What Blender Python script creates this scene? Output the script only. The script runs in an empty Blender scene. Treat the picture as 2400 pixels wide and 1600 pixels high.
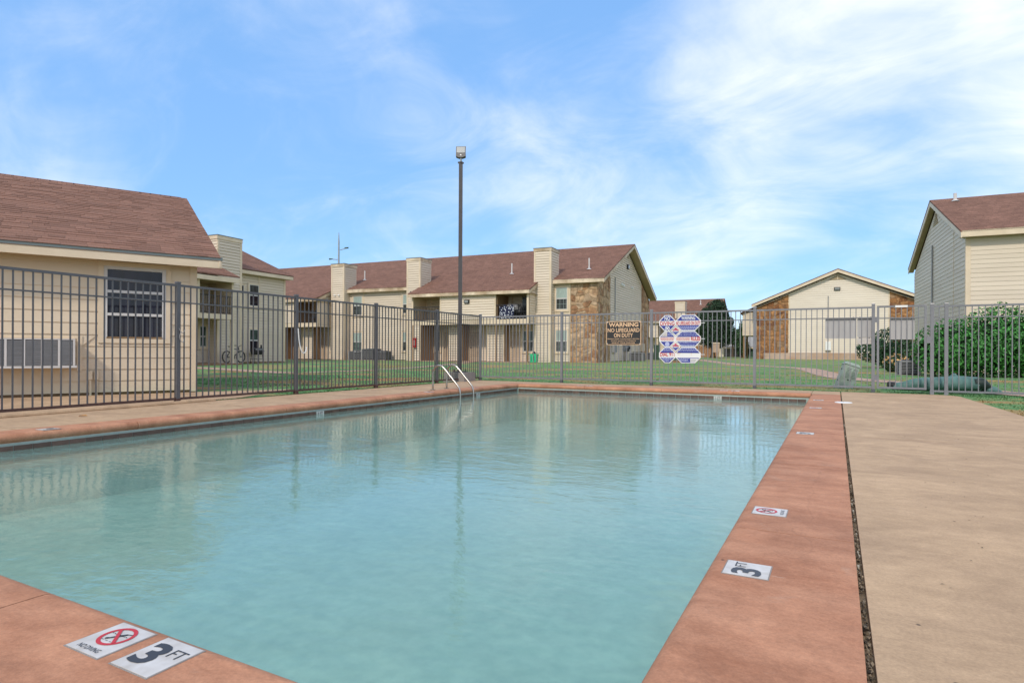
import bpy, bmesh, math, random
from mathutils import Vector, Matrix
import numpy as np

R = math.radians
random.seed(7)
scn = bpy.context.scene
COL = scn.collection

# ------------------------------------------------------------------ camera
FOC, YAW, CAMH, ROLL = 1430.0, R(28.0), 0.82, 0.005
rt = Vector((math.cos(YAW), math.sin(YAW), 0)); fw = Vector((-math.sin(YAW), math.cos(YAW), 0)); up = Vector((0, 0, 1))
cr = rt * math.cos(ROLL) + up * math.sin(ROLL)
cu = up * math.cos(ROLL) - rt * math.sin(ROLL)
cam = bpy.data.cameras.new('camera'); camo = bpy.data.objects.new('camera', cam); COL.objects.link(camo)
cam.sensor_width = 36; cam.lens = FOC / 2400 * 36; cam.shift_y = 22.3 / 2400
cam.clip_start = 0.05; cam.clip_end = 3000
m = Matrix.Identity(4)
for i in range(3):
    m[i][0] = cr[i]; m[i][1] = cu[i]; m[i][2] = -fw[i]
m[2][3] = CAMH
camo.matrix_world = m
scn.camera = camo

# ------------------------------------------------------------------ sky + sun
SUN = Vector((0.14, -1.95, 1.70)).normalized()
el = math.asin(SUN.z); az = math.atan2(SUN.x, SUN.y)
world = bpy.data.worlds.new('World'); scn.world = world; world.use_nodes = True
wt = world.node_tree; wt.nodes.clear()
def wn(t, **k):
    n = wt.nodes.new(t)
    for a, b in k.items(): setattr(n, a, b)
    return n
def wl(a, b): wt.links.new(a, b)
def wmath(op, a, b=None, clamp=False):
    n = wn('ShaderNodeMath', operation=op); n.use_clamp = clamp
    for i, v in enumerate((a, b)):
        if v is None: continue
        if isinstance(v, (int, float)): n.inputs[i].default_value = v
        else: wl(v, n.inputs[i])
    return n.outputs[0]
SKY_S = 0.15
sky = wn('ShaderNodeTexSky', sky_type='NISHITA'); sky.sun_disc = False
sky.sun_elevation = el; sky.sun_rotation = az; sky.air_density = 1.0; sky.dust_density = 0.3; sky.ozone_density = 1.3
tc = wn('ShaderNodeTexCoord')
sep = wn('ShaderNodeSeparateXYZ'); wl(tc.outputs['Generated'], sep.inputs[0])
zc = wmath('ADD', wmath('MAXIMUM', sep.outputs[2], 0.0), 0.36)
comb = wn('ShaderNodeCombineXYZ')
wl(wmath('DIVIDE', sep.outputs[0], zc), comb.inputs[0]); wl(wmath('DIVIDE', sep.outputs[1], zc), comb.inputs[1])
def skynoise(scale, rot, sc, det, dist, rough):
    mp = wn('ShaderNodeMapping'); wl(comb.outputs[0], mp.inputs[0])
    mp.inputs['Rotation'].default_value = (0, 0, rot); mp.inputs['Scale'].default_value = (sc, 1, 1)
    n = wn('ShaderNodeTexNoise'); wl(mp.outputs[0], n.inputs['Vector'])
    n.inputs['Scale'].default_value = scale; n.inputs['Detail'].default_value = det
    n.inputs['Distortion'].default_value = dist; n.inputs['Roughness'].default_value = rough
    return n.outputs[0]
n1 = skynoise(1.25, 0.5, 0.75, 7, 0.7, 0.55)
n2 = skynoise(4.2, 0.9, 0.65, 9, 0.9, 0.60)
def lobe(px, py, rad, wgt):
    d = (fw + rt * ((px - 1200) / FOC) - up * ((py - 822) / FOC)).normalized()
    v = wn('ShaderNodeVectorMath', operation='DOT_PRODUCT'); wl(tc.outputs['Generated'], v.inputs[0]); v.inputs[1].default_value = d
    mr = wn('ShaderNodeMapRange', interpolation_type='SMOOTHSTEP'); wl(v.outputs['Value'], mr.inputs[0])
    mr.inputs[1].default_value = math.cos(R(rad)); mr.inputs[2].default_value = 1.0
    mr.inputs[3].default_value = 0.0; mr.inputs[4].default_value = wgt
    return mr.outputs[0]
cov = wmath('ADD', wmath('MULTIPLY', n1, 0.62), wmath('MULTIPLY', n2, 0.38))
for a in ((1200, 450, 58, -0.20), (2260, 40, 22, 0.18), (1850, 10, 11, 0.07), (1480, 430, 14, 0.13), (1250, 330, 9, 0.06), (1800, 580, 12, 0.09), (60, 390, 8, 0.04), (200, 160, 18, -0.09), (700, 30, 7, 0.04),
          (650, 380, 15, -0.07), (1250, 130, 13, -0.08), (2050, 650, 9, -0.12), (2050, 330, 10, -0.07), (1000, 600, 10, -0.05)):
    cov = wmath('ADD', cov, lobe(*a))
mr = wn('ShaderNodeMapRange', interpolation_type='SMOOTHSTEP'); wl(cov, mr.inputs[0])
mr.inputs[1].default_value = 0.24; mr.inputs[2].default_value = 0.74; mr.inputs[3].default_value = 0.05; mr.inputs[4].default_value = 0.88
tint = wn('ShaderNodeMix', data_type='RGBA', blend_type='MULTIPLY'); tint.inputs[0].default_value = 1.0
wl(sky.outputs[0], tint.inputs[6]); tint.inputs[7].default_value = (0.83, 0.93, 0.92, 1)
flat_ = wn('ShaderNodeMix', data_type='RGBA'); flat_.inputs[0].default_value = 0.78; wl(tint.outputs[2], flat_.inputs[6]); flat_.inputs[7].default_value = (0.077 / SKY_S, 0.218 / SKY_S, 0.475 / SKY_S, 1)
mx = wn('ShaderNodeMix', data_type='RGBA'); wl(mr.outputs[0], mx.inputs[0]); wl(flat_.outputs[2], mx.inputs[6])
CL = 0.88 / SKY_S
mx.inputs[7].default_value = (0.80 * CL, 0.775 * CL, 0.725 * CL, 1)
bg = wn('ShaderNodeBackground'); bg.inputs[1].default_value = SKY_S; wl(mx.outputs[2], bg.inputs[0])
wo = wn('ShaderNodeOutputWorld'); wl(bg.outputs[0], wo.inputs[0])

sun = bpy.data.lights.new('sun', 'SUN'); sun.energy = 1.1; sun.angle = R(4.5); sun.color = (1.0, 0.92, 0.80)
suno = bpy.data.objects.new('sun', sun); COL.objects.link(suno)
suno.rotation_euler = (-SUN).to_track_quat('-Z', 'Y').to_euler(); suno.location = SUN * 50
scn.view_settings.view_transform = 'Standard'; scn.view_settings.look = 'None'
scn.view_settings.gamma = 1; scn.view_settings.use_curve_mapping = False
scn.view_settings.exposure = 1.0
scn.render.engine = 'CYCLES'
scn.cycles.max_bounces = 8; scn.cycles.transparent_max_bounces = 16
scn.cycles.use_denoising = True
scn.cycles.caustics_reflective = False; scn.cycles.caustics_refractive = False

# ------------------------------------------------------------------ materials
def mat(name, col, rough=0.6, var=0.1, scale=3.0, bump=0.0, bscale=40.0, metal=0.0, rnd=0.0, spec=0.3, isl=0.0, stretch=None, col2=None, det=5, v2=None):
    mt = bpy.data.materials.new(name); mt.use_nodes = True
    nt = mt.node_tree; b = nt.nodes['Principled BSDF']
    b.inputs['Roughness'].default_value = rough; b.inputs['Metallic'].default_value = metal
    b.inputs['Specular IOR Level'].default_value = spec
    t = nt.nodes.new('ShaderNodeTexCoord'); mp = nt.nodes.new('ShaderNodeMapping')
    nt.links.new(t.outputs['Object'], mp.inputs[0])
    if stretch: mp.inputs['Scale'].default_value = stretch
    n = nt.nodes.new('ShaderNodeTexNoise'); n.inputs['Scale'].default_value = scale; n.inputs['Detail'].default_value = det
    n.inputs['Roughness'].default_value = 0.6
    nt.links.new(mp.outputs[0], n.inputs['Vector'])
    rp = nt.nodes.new('ShaderNodeValToRGB')
    lo = [c * (1 - var) for c in col]; hi = [min(1, c * (1 + var)) for c in (col2 or col)]
    rp.color_ramp.elements[0].position = 0.3; rp.color_ramp.elements[1].position = 0.7
    rp.color_ramp.elements[0].color = (*lo, 1); rp.color_ramp.elements[1].color = (*hi, 1)
    nt.links.new(n.outputs[0], rp.inputs[0])
    out = rp.outputs[0]
    if v2:                                        # second variation (weathering; painted ripple light on the pool plaster)
        nn = nt.nodes.new('ShaderNodeTexNoise'); nn.inputs['Scale'].default_value = v2[0]; nn.inputs['Detail'].default_value = 6
        nt.links.new(mp.outputs[0], nn.inputs['Vector'])
        r2 = nt.nodes.new('ShaderNodeValToRGB'); r2.color_ramp.elements[0].position = 0.35; r2.color_ramp.elements[1].position = 0.65
        r2.color_ramp.elements[0].color = (*v2[1], 1); r2.color_ramp.elements[1].color = (*v2[2], 1)
        nt.links.new(nn.outputs[0], r2.inputs[0])
        q = nt.nodes.new('ShaderNodeMix'); q.data_type = 'RGBA'; q.blend_type = 'MULTIPLY'; q.inputs[0].default_value = 1
        nt.links.new(out, q.inputs[6]); nt.links.new(r2.outputs[0], q.inputs[7]); out = q.outputs[2]
    if rnd or isl:
        if isl:
            g = nt.nodes.new('ShaderNodeNewGeometry'); src = g.outputs['Random Per Island']; amp = isl
        else:
            g = nt.nodes.new('ShaderNodeObjectInfo'); src = g.outputs['Random']; amp = rnd
        hm = nt.nodes.new('ShaderNodeMapRange'); hm.inputs[3].default_value = 1 - amp; hm.inputs[4].default_value = 1 + amp
        nt.links.new(src, hm.inputs[0])
        hs = nt.nodes.new('ShaderNodeHueSaturation'); nt.links.new(hm.outputs[0], hs.inputs['Value']); nt.links.new(out, hs.inputs['Color'])
        out = hs.outputs[0]
    nt.links.new(out, b.inputs['Base Color'])
    if bump:
        n2 = nt.nodes.new('ShaderNodeTexNoise'); n2.inputs['Scale'].default_value = bscale; n2.inputs['Detail'].default_value = 6
        nt.links.new(mp.outputs[0], n2.inputs['Vector'])
        bp = nt.nodes.new('ShaderNodeBump'); bp.inputs['Strength'].default_value = bump; bp.inputs['Distance'].default_value = 0.01
        nt.links.new(n2.outputs[0], bp.inputs['Height']); nt.links.new(bp.outputs[0], b.inputs['Normal'])
    return mt

CREAM = (0.70, 0.59, 0.465)
M = {}
M['siding'] = mat('cream_siding', CREAM, 0.55, 0.05, 0.8, 0.15, 60, rnd=0.03, stretch=(0.4, 0.4, 2), v2=(0.5, (0.93, 0.92, 0.9), (1, 1, 1)))
M['siding_l'] = mat('cream_siding_pinkish', (0.70, 0.575, 0.43), 0.55, 0.05, 1.2, 0.15, 60, rnd=0.03, stretch=(0.4, 0.4, 2), v2=(0.8, (0.93, 0.91, 0.88), (1, 1, 1)))
M['siding_pale'] = mat('pale_siding', (0.76, 0.665, 0.55), 0.55, 0.05, 0.8, 0.15, 60, stretch=(0.4, 0.4, 2), v2=(0.5, (0.94, 0.93, 0.92), (1, 1, 1)))
M['trim'] = mat('cream_trim', (0.73, 0.595, 0.44), 0.5, 0.07, 2.0, 0.1, 50, v2=(1.3, (0.9, 0.88, 0.84), (1, 1, 1)))
M['worn'] = mat('weathered_cream_trim', (0.70, 0.57, 0.42), 0.6, 0.2, 3.0, 0.2, 30, v2=(1.1, (0.62, 0.55, 0.47), (1, 1, 1)))
M['soffit'] = mat('tan_soffit', (0.42, 0.32, 0.20), 0.6, 0.08, 2)
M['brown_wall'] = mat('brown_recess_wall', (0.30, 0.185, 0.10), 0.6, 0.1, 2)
M['doorm'] = mat('tan_door', (0.46, 0.35, 0.25), 0.5, 0.05, 2)
M['drip'] = mat('grey_drip_edge', (0.16, 0.19, 0.19), 0.4, 0.1, 2)
M['wood'] = mat('brown_post', (0.27, 0.165, 0.085), 0.6, 0.2, 4, stretch=(4, 4, 0.4))
M['shingle'] = mat('brown_shingle', (0.225, 0.116, 0.081), 0.9, 0.22, 55, 0.5, 120, rnd=0.17, det=3)
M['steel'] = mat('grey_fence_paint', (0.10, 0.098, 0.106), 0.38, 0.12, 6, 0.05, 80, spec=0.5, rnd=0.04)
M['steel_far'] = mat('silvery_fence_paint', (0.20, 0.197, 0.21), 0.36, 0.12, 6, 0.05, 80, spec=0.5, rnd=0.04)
M['rust'] = mat('rusty_steel', (0.10, 0.055, 0.045), 0.7, 0.3, 14, 0.2, 60)
M['dark'] = mat('dark_metal', (0.03, 0.03, 0.033), 0.5, 0.2, 6)
M['pole'] = mat('bronze_pole', (0.06, 0.052, 0.053), 0.45, 0.12, 5, spec=0.5)
M['chrome'] = mat('stainless_steel', (0.45, 0.415, 0.375), 0.26, 0.05, 6, metal=1.0)
M['white'] = mat('white_paint', (0.78, 0.77, 0.75), 0.45, 0.04, 4)
M['tilew'] = mat('white_marker_tile', (0.62, 0.585, 0.555), 0.3, 0.05, 9, v2=(16, (0.80, 0.77, 0.73), (1, 1, 1)), spec=0.4)
M['ink'] = mat('charcoal_ink', (0.045, 0.047, 0.055), 0.4, 0.08, 9)
M['red'] = mat('red_ink', (0.52, 0.03, 0.04), 0.4, 0.05, 9)
M['blue'] = mat('blue_ink', (0.035, 0.045, 0.27), 0.4, 0.05, 9)
M['pale'] = mat('pale_blue_ink', (0.42, 0.45, 0.66), 0.4, 0.05, 9)
M['pinkink'] = mat('faded_red_ink', (0.72, 0.36, 0.33), 0.4, 0.05, 9)
M['signblack'] = mat('black_sign_face', (0.04, 0.038, 0.037), 0.35, 0.06, 5)
M['tan_ink'] = mat('orange_tan_ink', (0.74, 0.48, 0.29), 0.4, 0.05, 5)
M['signback'] = mat('grey_sign_back', (0.42, 0.405, 0.40), 0.5, 0.08, 3, stretch=(8, 8, 0.6))
M['frame'] = mat('pale_window_frame', (0.60, 0.57, 0.55), 0.4, 0.05, 3)
M['blind'] = mat('pale_green_blind', (0.33, 0.40, 0.36), 0.35, 0.15, 3, stretch=(6, 6, 0.8), spec=0.6)
M['green'] = mat('utility_green', (0.045, 0.085, 0.055), 0.5, 0.1, 3)
M['palegreen'] = mat('pale_green_cabinet', (0.32, 0.385, 0.335), 0.45, 0.1, 5, v2=(5, (0.82, 0.8, 0.74), (1, 1, 1)))
M['tarp'] = mat('green_tarp', (0.095, 0.185, 0.165), 0.6, 0.2, 5, 0.35, 14)
M['darktarp'] = mat('dark_tarp_folds', (0.02, 0.035, 0.03), 0.5, 0.3, 8, 0.3, 20)
M['crate'] = mat('bright_green_plastic', (0.05, 0.55, 0.26), 0.4, 0.05, 5)
M['extred'] = mat('extinguisher_red', (0.35, 0.015, 0.015), 0.35, 0.05, 5)
M['grey'] = mat('mid_grey_metal', (0.29, 0.285, 0.29), 0.5, 0.1, 4)
M['lens'] = mat('pale_lamp_lens', (0.30, 0.31, 0.31), 0.2, 0.03, 4, spec=0.6)
M['fabric'] = mat('navy_fabric', (0.015, 0.02, 0.06), 0.8, 0.1, 5)
M['block'] = mat('grey_concrete_block', (0.27, 0.24, 0.22), 0.8, 0.15, 6, 0.4, 50)
M['found'] = mat('pink_foundation', (0.52, 0.40, 0.315), 0.75, 0.1, 3, 0.2, 30, v2=(0.8, (0.85, 0.7, 0.58), (1, 1, 1)))
M['redbrick'] = mat('red_soil_footing', (0.26, 0.15, 0.085), 0.9, 0.3, 5, 0.5, 30)
M['mortar'] = mat('tan_mortar', (0.40, 0.285, 0.18), 0.9, 0.25, 8, 0.4, 40)
M['bark'] = mat('grey_brown_bark', (0.10, 0.07, 0.05), 0.9, 0.3, 8, 0.6, 25, stretch=(3, 3, 0.6))
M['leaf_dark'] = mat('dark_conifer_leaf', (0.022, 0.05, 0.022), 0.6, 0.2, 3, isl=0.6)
M['leaf_mid'] = mat('mid_green_leaf', (0.034, 0.09, 0.024), 0.42, 0.2, 3, isl=0.6, spec=0.5)
M['leaf_hedge'] = mat('glossy_hedge_leaf', (0.05, 0.19, 0.036), 0.45, 0.2, 1.2, isl=0.65, spec=0.3)
M['leaf_bush'] = mat('dull_bush_leaf', (0.026, 0.075, 0.03), 0.45, 0.2, 2, isl=0.6, spec=0.4)
M['flower'] = mat('straw_orange_blossom', (0.50, 0.30, 0.12), 0.6, 0.2, 3, isl=0.35)
M['leaf_dry'] = mat('orange_dry_leaf', (0.42, 0.19, 0.035), 0.6, 0.2, 30)
M['blade'] = mat('grass_blade', (0.085, 0.175, 0.055), 0.6, 0.25, 0.5, isl=0.4)
M['debris'] = mat('joint_debris', (0.16, 0.12, 0.08), 0.9, 0.4, 20, isl=0.8)
M['pebblew'] = mat('pale_pebble', (0.36, 0.35, 0.31), 0.8, 0.2, 20)
M['greyroof'] = mat('grey_shingle_roof', (0.33, 0.32, 0.31), 0.9, 0.2, 8, 0.3, 40)
M['fencewood'] = mat('cedar_boards', (0.33, 0.17, 0.085), 0.8, 0.25, 3, stretch=(3, 3, 0.5))
M['ptile'] = mat('brown_pool_tile', (0.115, 0.062, 0.045), 0.28, 0.2, 9, rnd=0.25, spec=0.5)
M['grout'] = mat('pale_grout', (0.34, 0.39, 0.35), 0.7, 0.1, 10)
M['plaster'] = mat('pool_plaster', (0.76, 0.90, 0.82), 0.7, 0.10, 2.5, v2=(11, (0.76, 0.83, 0.84), (1, 1, 1)))  # second mottle paints wavering caustic light into the pool floor colour
M['galv'] = mat('grey_mast_steel', (0.30, 0.34, 0.38), 0.5, 0.1, 3)

def stone_mat(name, cols):
    mt = mat(name, (0.3, 0.18, 0.09), 0.85, 0.25, 5, 0.6, 14)
    nt = mt.node_tree; b = nt.nodes['Principled BSDF']
    old = b.inputs['Base Color'].links[0].from_socket
    oi = nt.nodes.new('ShaderNodeObjectInfo'); rp = nt.nodes.new('ShaderNodeValToRGB'); rp.color_ramp.interpolation = 'CONSTANT'
    e = rp.color_ramp.elements
    while len(e) < len(cols): e.new(0.5)
    for i, c in enumerate(cols): e[i].position = i / len(cols); e[i].color = (*c, 1)
    nt.links.new(oi.outputs['Random'], rp.inputs[0])
    n = nt.nodes.new('ShaderNodeTexNoise'); n.inputs['Scale'].default_value = 4; n.inputs['Detail'].default_value = 6
    t = nt.nodes.new('ShaderNodeTexCoord'); nt.links.new(t.outputs['Object'], n.inputs['Vector'])
    mr_ = nt.nodes.new('ShaderNodeMapRange'); mr_.inputs[1].default_value = 0.3; mr_.inputs[2].default_value = 0.7; mr_.inputs[3].default_value = 0.58; mr_.inputs[4].default_value = 1.32
    nt.links.new(n.outputs[0], mr_.inputs[0])
    hs = nt.nodes.new('ShaderNodeHueSaturation'); nt.links.new(mr_.outputs[0], hs.inputs['Value']); nt.links.new(rp.outputs[0], hs.inputs['Color'])
    nt.links.new(hs.outputs[0], b.inputs['Base Color'])
    return mt
M['stone'] = stone_mat('tan_ledge_stone', [(0.47, 0.31, 0.185), (0.38, 0.21, 0.11), (0.50, 0.34, 0.215), (0.30, 0.16, 0.085), (0.44, 0.27, 0.15), (0.43, 0.30, 0.195), (0.46, 0.27, 0.15), (0.37, 0.23, 0.135)])
M['stone_red'] = stone_mat('red_brown_ledge_stone', [(0.34, 0.17, 0.075), (0.26, 0.11, 0.045), (0.40, 0.21, 0.095), (0.19, 0.085, 0.045), (0.32, 0.15, 0.06), (0.30, 0.18, 0.10), (0.38, 0.19, 0.08), (0.24, 0.12, 0.06)])
M['mortar_red'] = mat('brown_mortar', (0.27, 0.15, 0.075), 0.9, 0.25, 8, 0.4, 40)

def glass_mat(name, col, rough=0.04):
    mt = bpy.data.materials.new(name); mt.use_nodes = True; b = mt.node_tree.nodes['Principled BSDF']
    nt = mt.node_tree
    t = nt.nodes.new('ShaderNodeTexCoord'); n = nt.nodes.new('ShaderNodeTexNoise'); n.inputs['Scale'].default_value = 2.5; n.inputs['Detail'].default_value = 4
    mp = nt.nodes.new('ShaderNodeMapping'); mp.inputs['Scale'].default_value = (3, 3, 0.6); nt.links.new(t.outputs['Object'], mp.inputs[0]); nt.links.new(mp.outputs[0], n.inputs['Vector'])
    rp = nt.nodes.new('ShaderNodeValToRGB'); rp.color_ramp.elements[0].position = 0.35; rp.color_ramp.elements[1].position = 0.7
    rp.color_ramp.elements[0].color = (*[c * 0.5 for c in col], 1); rp.color_ramp.elements[1].color = (*[c * 1.6 for c in col], 1)
    nt.links.new(n.outputs[0], rp.inputs[0]); nt.links.new(rp.outputs[0], b.inputs['Base Color'])
    b.inputs['Roughness'].default_value = rough; b.inputs['Specular IOR Level'].default_value = 0.4
    return mt
M['glass'] = glass_mat('dark_window_glass', (0.012, 0.012, 0.022))
M['screen'] = glass_mat('screened_glass', (0.05, 0.055, 0.05), 0.2)
M['glass_green'] = glass_mat('greenish_window_glass', (0.055, 0.085, 0.075), 0.1)

def roof_mat():
    mt = bpy.data.materials.new('brown_roof_shingles'); mt.use_nodes = True; nt = mt.node_tree; b = nt.nodes['Principled BSDF']
    b.inputs['Roughness'].default_value = 0.9; b.inputs['Specular IOR Level'].default_value = 0.2
    t = nt.nodes.new('ShaderNodeTexCoord')
    br = nt.nodes.new('ShaderNodeTexBrick'); nt.links.new(t.outputs['Object'], br.inputs['Vector'])
    br.inputs['Scale'].default_value = 1.0; br.inputs['Brick Width'].default_value = 0.31; br.inputs['Row Height'].default_value = 0.129
    br.inputs['Mortar Size'].default_value = 0.006; br.inputs['Bias'].default_value = 0.0; br.offset = 0.37; br.squash = 0.8; br.squash_frequency = 3
    br.inputs['Color1'].default_value = (0.18, 0.092, 0.064, 1); br.inputs['Color2'].default_value = (0.255, 0.133, 0.094, 1); br.inputs['Mortar'].default_value = (0.085, 0.043, 0.033, 1)
    n = nt.nodes.new('ShaderNodeTexNoise'); n.inputs['Scale'].default_value = 1.1; n.inputs['Detail'].default_value = 7; nt.links.new(t.outputs['Object'], n.inputs['Vector'])
    r2 = nt.nodes.new('ShaderNodeMapRange'); r2.inputs[1].default_value = 0.3; r2.inputs[2].default_value = 0.7; r2.inputs[3].default_value = 0.86; r2.inputs[4].default_value = 1.12; nt.links.new(n.outputs[0], r2.inputs[0])
    n3 = nt.nodes.new('ShaderNodeTexNoise'); n3.inputs['Scale'].default_value = 30; n3.inputs['Detail'].default_value = 3; nt.links.new(t.outputs['Object'], n3.inputs['Vector'])
    r3 = nt.nodes.new('ShaderNodeMapRange'); r3.inputs[1].default_value = 0.3; r3.inputs[2].default_value = 0.7; r3.inputs[3].default_value = 0.82; r3.inputs[4].default_value = 1.16; nt.links.new(n3.outputs[0], r3.inputs[0])
    mm = nt.nodes.new('ShaderNodeMath'); mm.operation = 'MULTIPLY'; nt.links.new(r2.outputs[0], mm.inputs[0]); nt.links.new(r3.outputs[0], mm.inputs[1])
    hs = nt.nodes.new('ShaderNodeHueSaturation'); nt.links.new(mm.outputs[0], hs.inputs['Value']); nt.links.new(br.outputs[0], hs.inputs['Color'])
    nt.links.new(hs.outputs[0], b.inputs['Base Color'])
    bp = nt.nodes.new('ShaderNodeBump'); bp.inputs['Strength'].default_value = 0.6; bp.inputs['Distance'].default_value = 0.02
    inv = nt.nodes.new('ShaderNodeMath'); inv.operation = 'SUBTRACT'; inv.inputs[0].default_value = 1.0; nt.links.new(br.outputs['Fac'], inv.inputs[1])
    nt.links.new(inv.outputs[0], bp.inputs['Height']); nt.links.new(bp.outputs[0], b.inputs['Normal'])
    return mt
M['roof'] = roof_mat()

def ground_mat():
    mt = bpy.data.materials.new('lawn'); mt.use_nodes = True; nt = mt.node_tree; b = nt.nodes['Principled BSDF']
    b.inputs['Roughness'].default_value = 0.9; b.inputs['Specular IOR Level'].default_value = 0.1
    t = nt.nodes.new('ShaderNodeTexCoord')
    def noise(s, d, ro=0.6, sc=None):
        n = nt.nodes.new('ShaderNodeTexNoise'); n.inputs['Scale'].default_value = s; n.inputs['Detail'].default_value = d; n.inputs['Roughness'].default_value = ro
        if sc:
            mp = nt.nodes.new('ShaderNodeMapping'); mp.inputs['Scale'].default_value = sc; mp.inputs['Rotation'].default_value = (0, 0, R(-28)); nt.links.new(t.outputs['Object'], mp.inputs[0]); nt.links.new(mp.outputs[0], n.inputs['Vector'])
        else: nt.links.new(t.outputs['Object'], n.inputs['Vector'])
        return n.outputs[0]
    def ramp(src, pts):
        r = nt.nodes.new('ShaderNodeValToRGB'); e = r.color_ramp.elements
        while len(e) < len(pts): e.new(0.5)
        for i, (p, c) in enumerate(pts): e[i].position = p; e[i].color = (*c, 1)
        nt.links.new(src, r.inputs[0]); return r.outputs[0]
    g = ramp(noise(2.2, 9, 0.72), [(0.30, (0.05, 0.135, 0.05)), (0.45, (0.11, 0.25, 0.095)), (0.58, (0.18, 0.31, 0.13)), (0.72, (0.31, 0.33, 0.15))])
    dry = ramp(noise(0.55, 7, 0.7), [(0.35, (0.36, 0.29, 0.13)), (0.6, (0.40, 0.22, 0.11))])
    f = ramp(noise(0.30, 8, 0.7, (1, 1.7, 1)), [(0.49, (0, 0, 0)), (0.58, (0.95, 0.95, 0.95))])
    q = nt.nodes.new('ShaderNodeMix'); q.data_type = 'RGBA'; nt.links.new(f, q.inputs[0]); nt.links.new(g, q.inputs[6]); nt.links.new(dry, q.inputs[7])
    nt.links.new(q.outputs[2], b.inputs['Base Color'])
    bp = nt.nodes.new('ShaderNodeBump'); bp.inputs['Strength'].default_value = 0.9; bp.inputs['Distance'].default_value = 0.05
    nt.links.new(noise(14, 6, 0.7), bp.inputs['Height']); nt.links.new(bp.outputs[0], b.inputs['Normal'])
    return mt
M['lawn'] = ground_mat()

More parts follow.
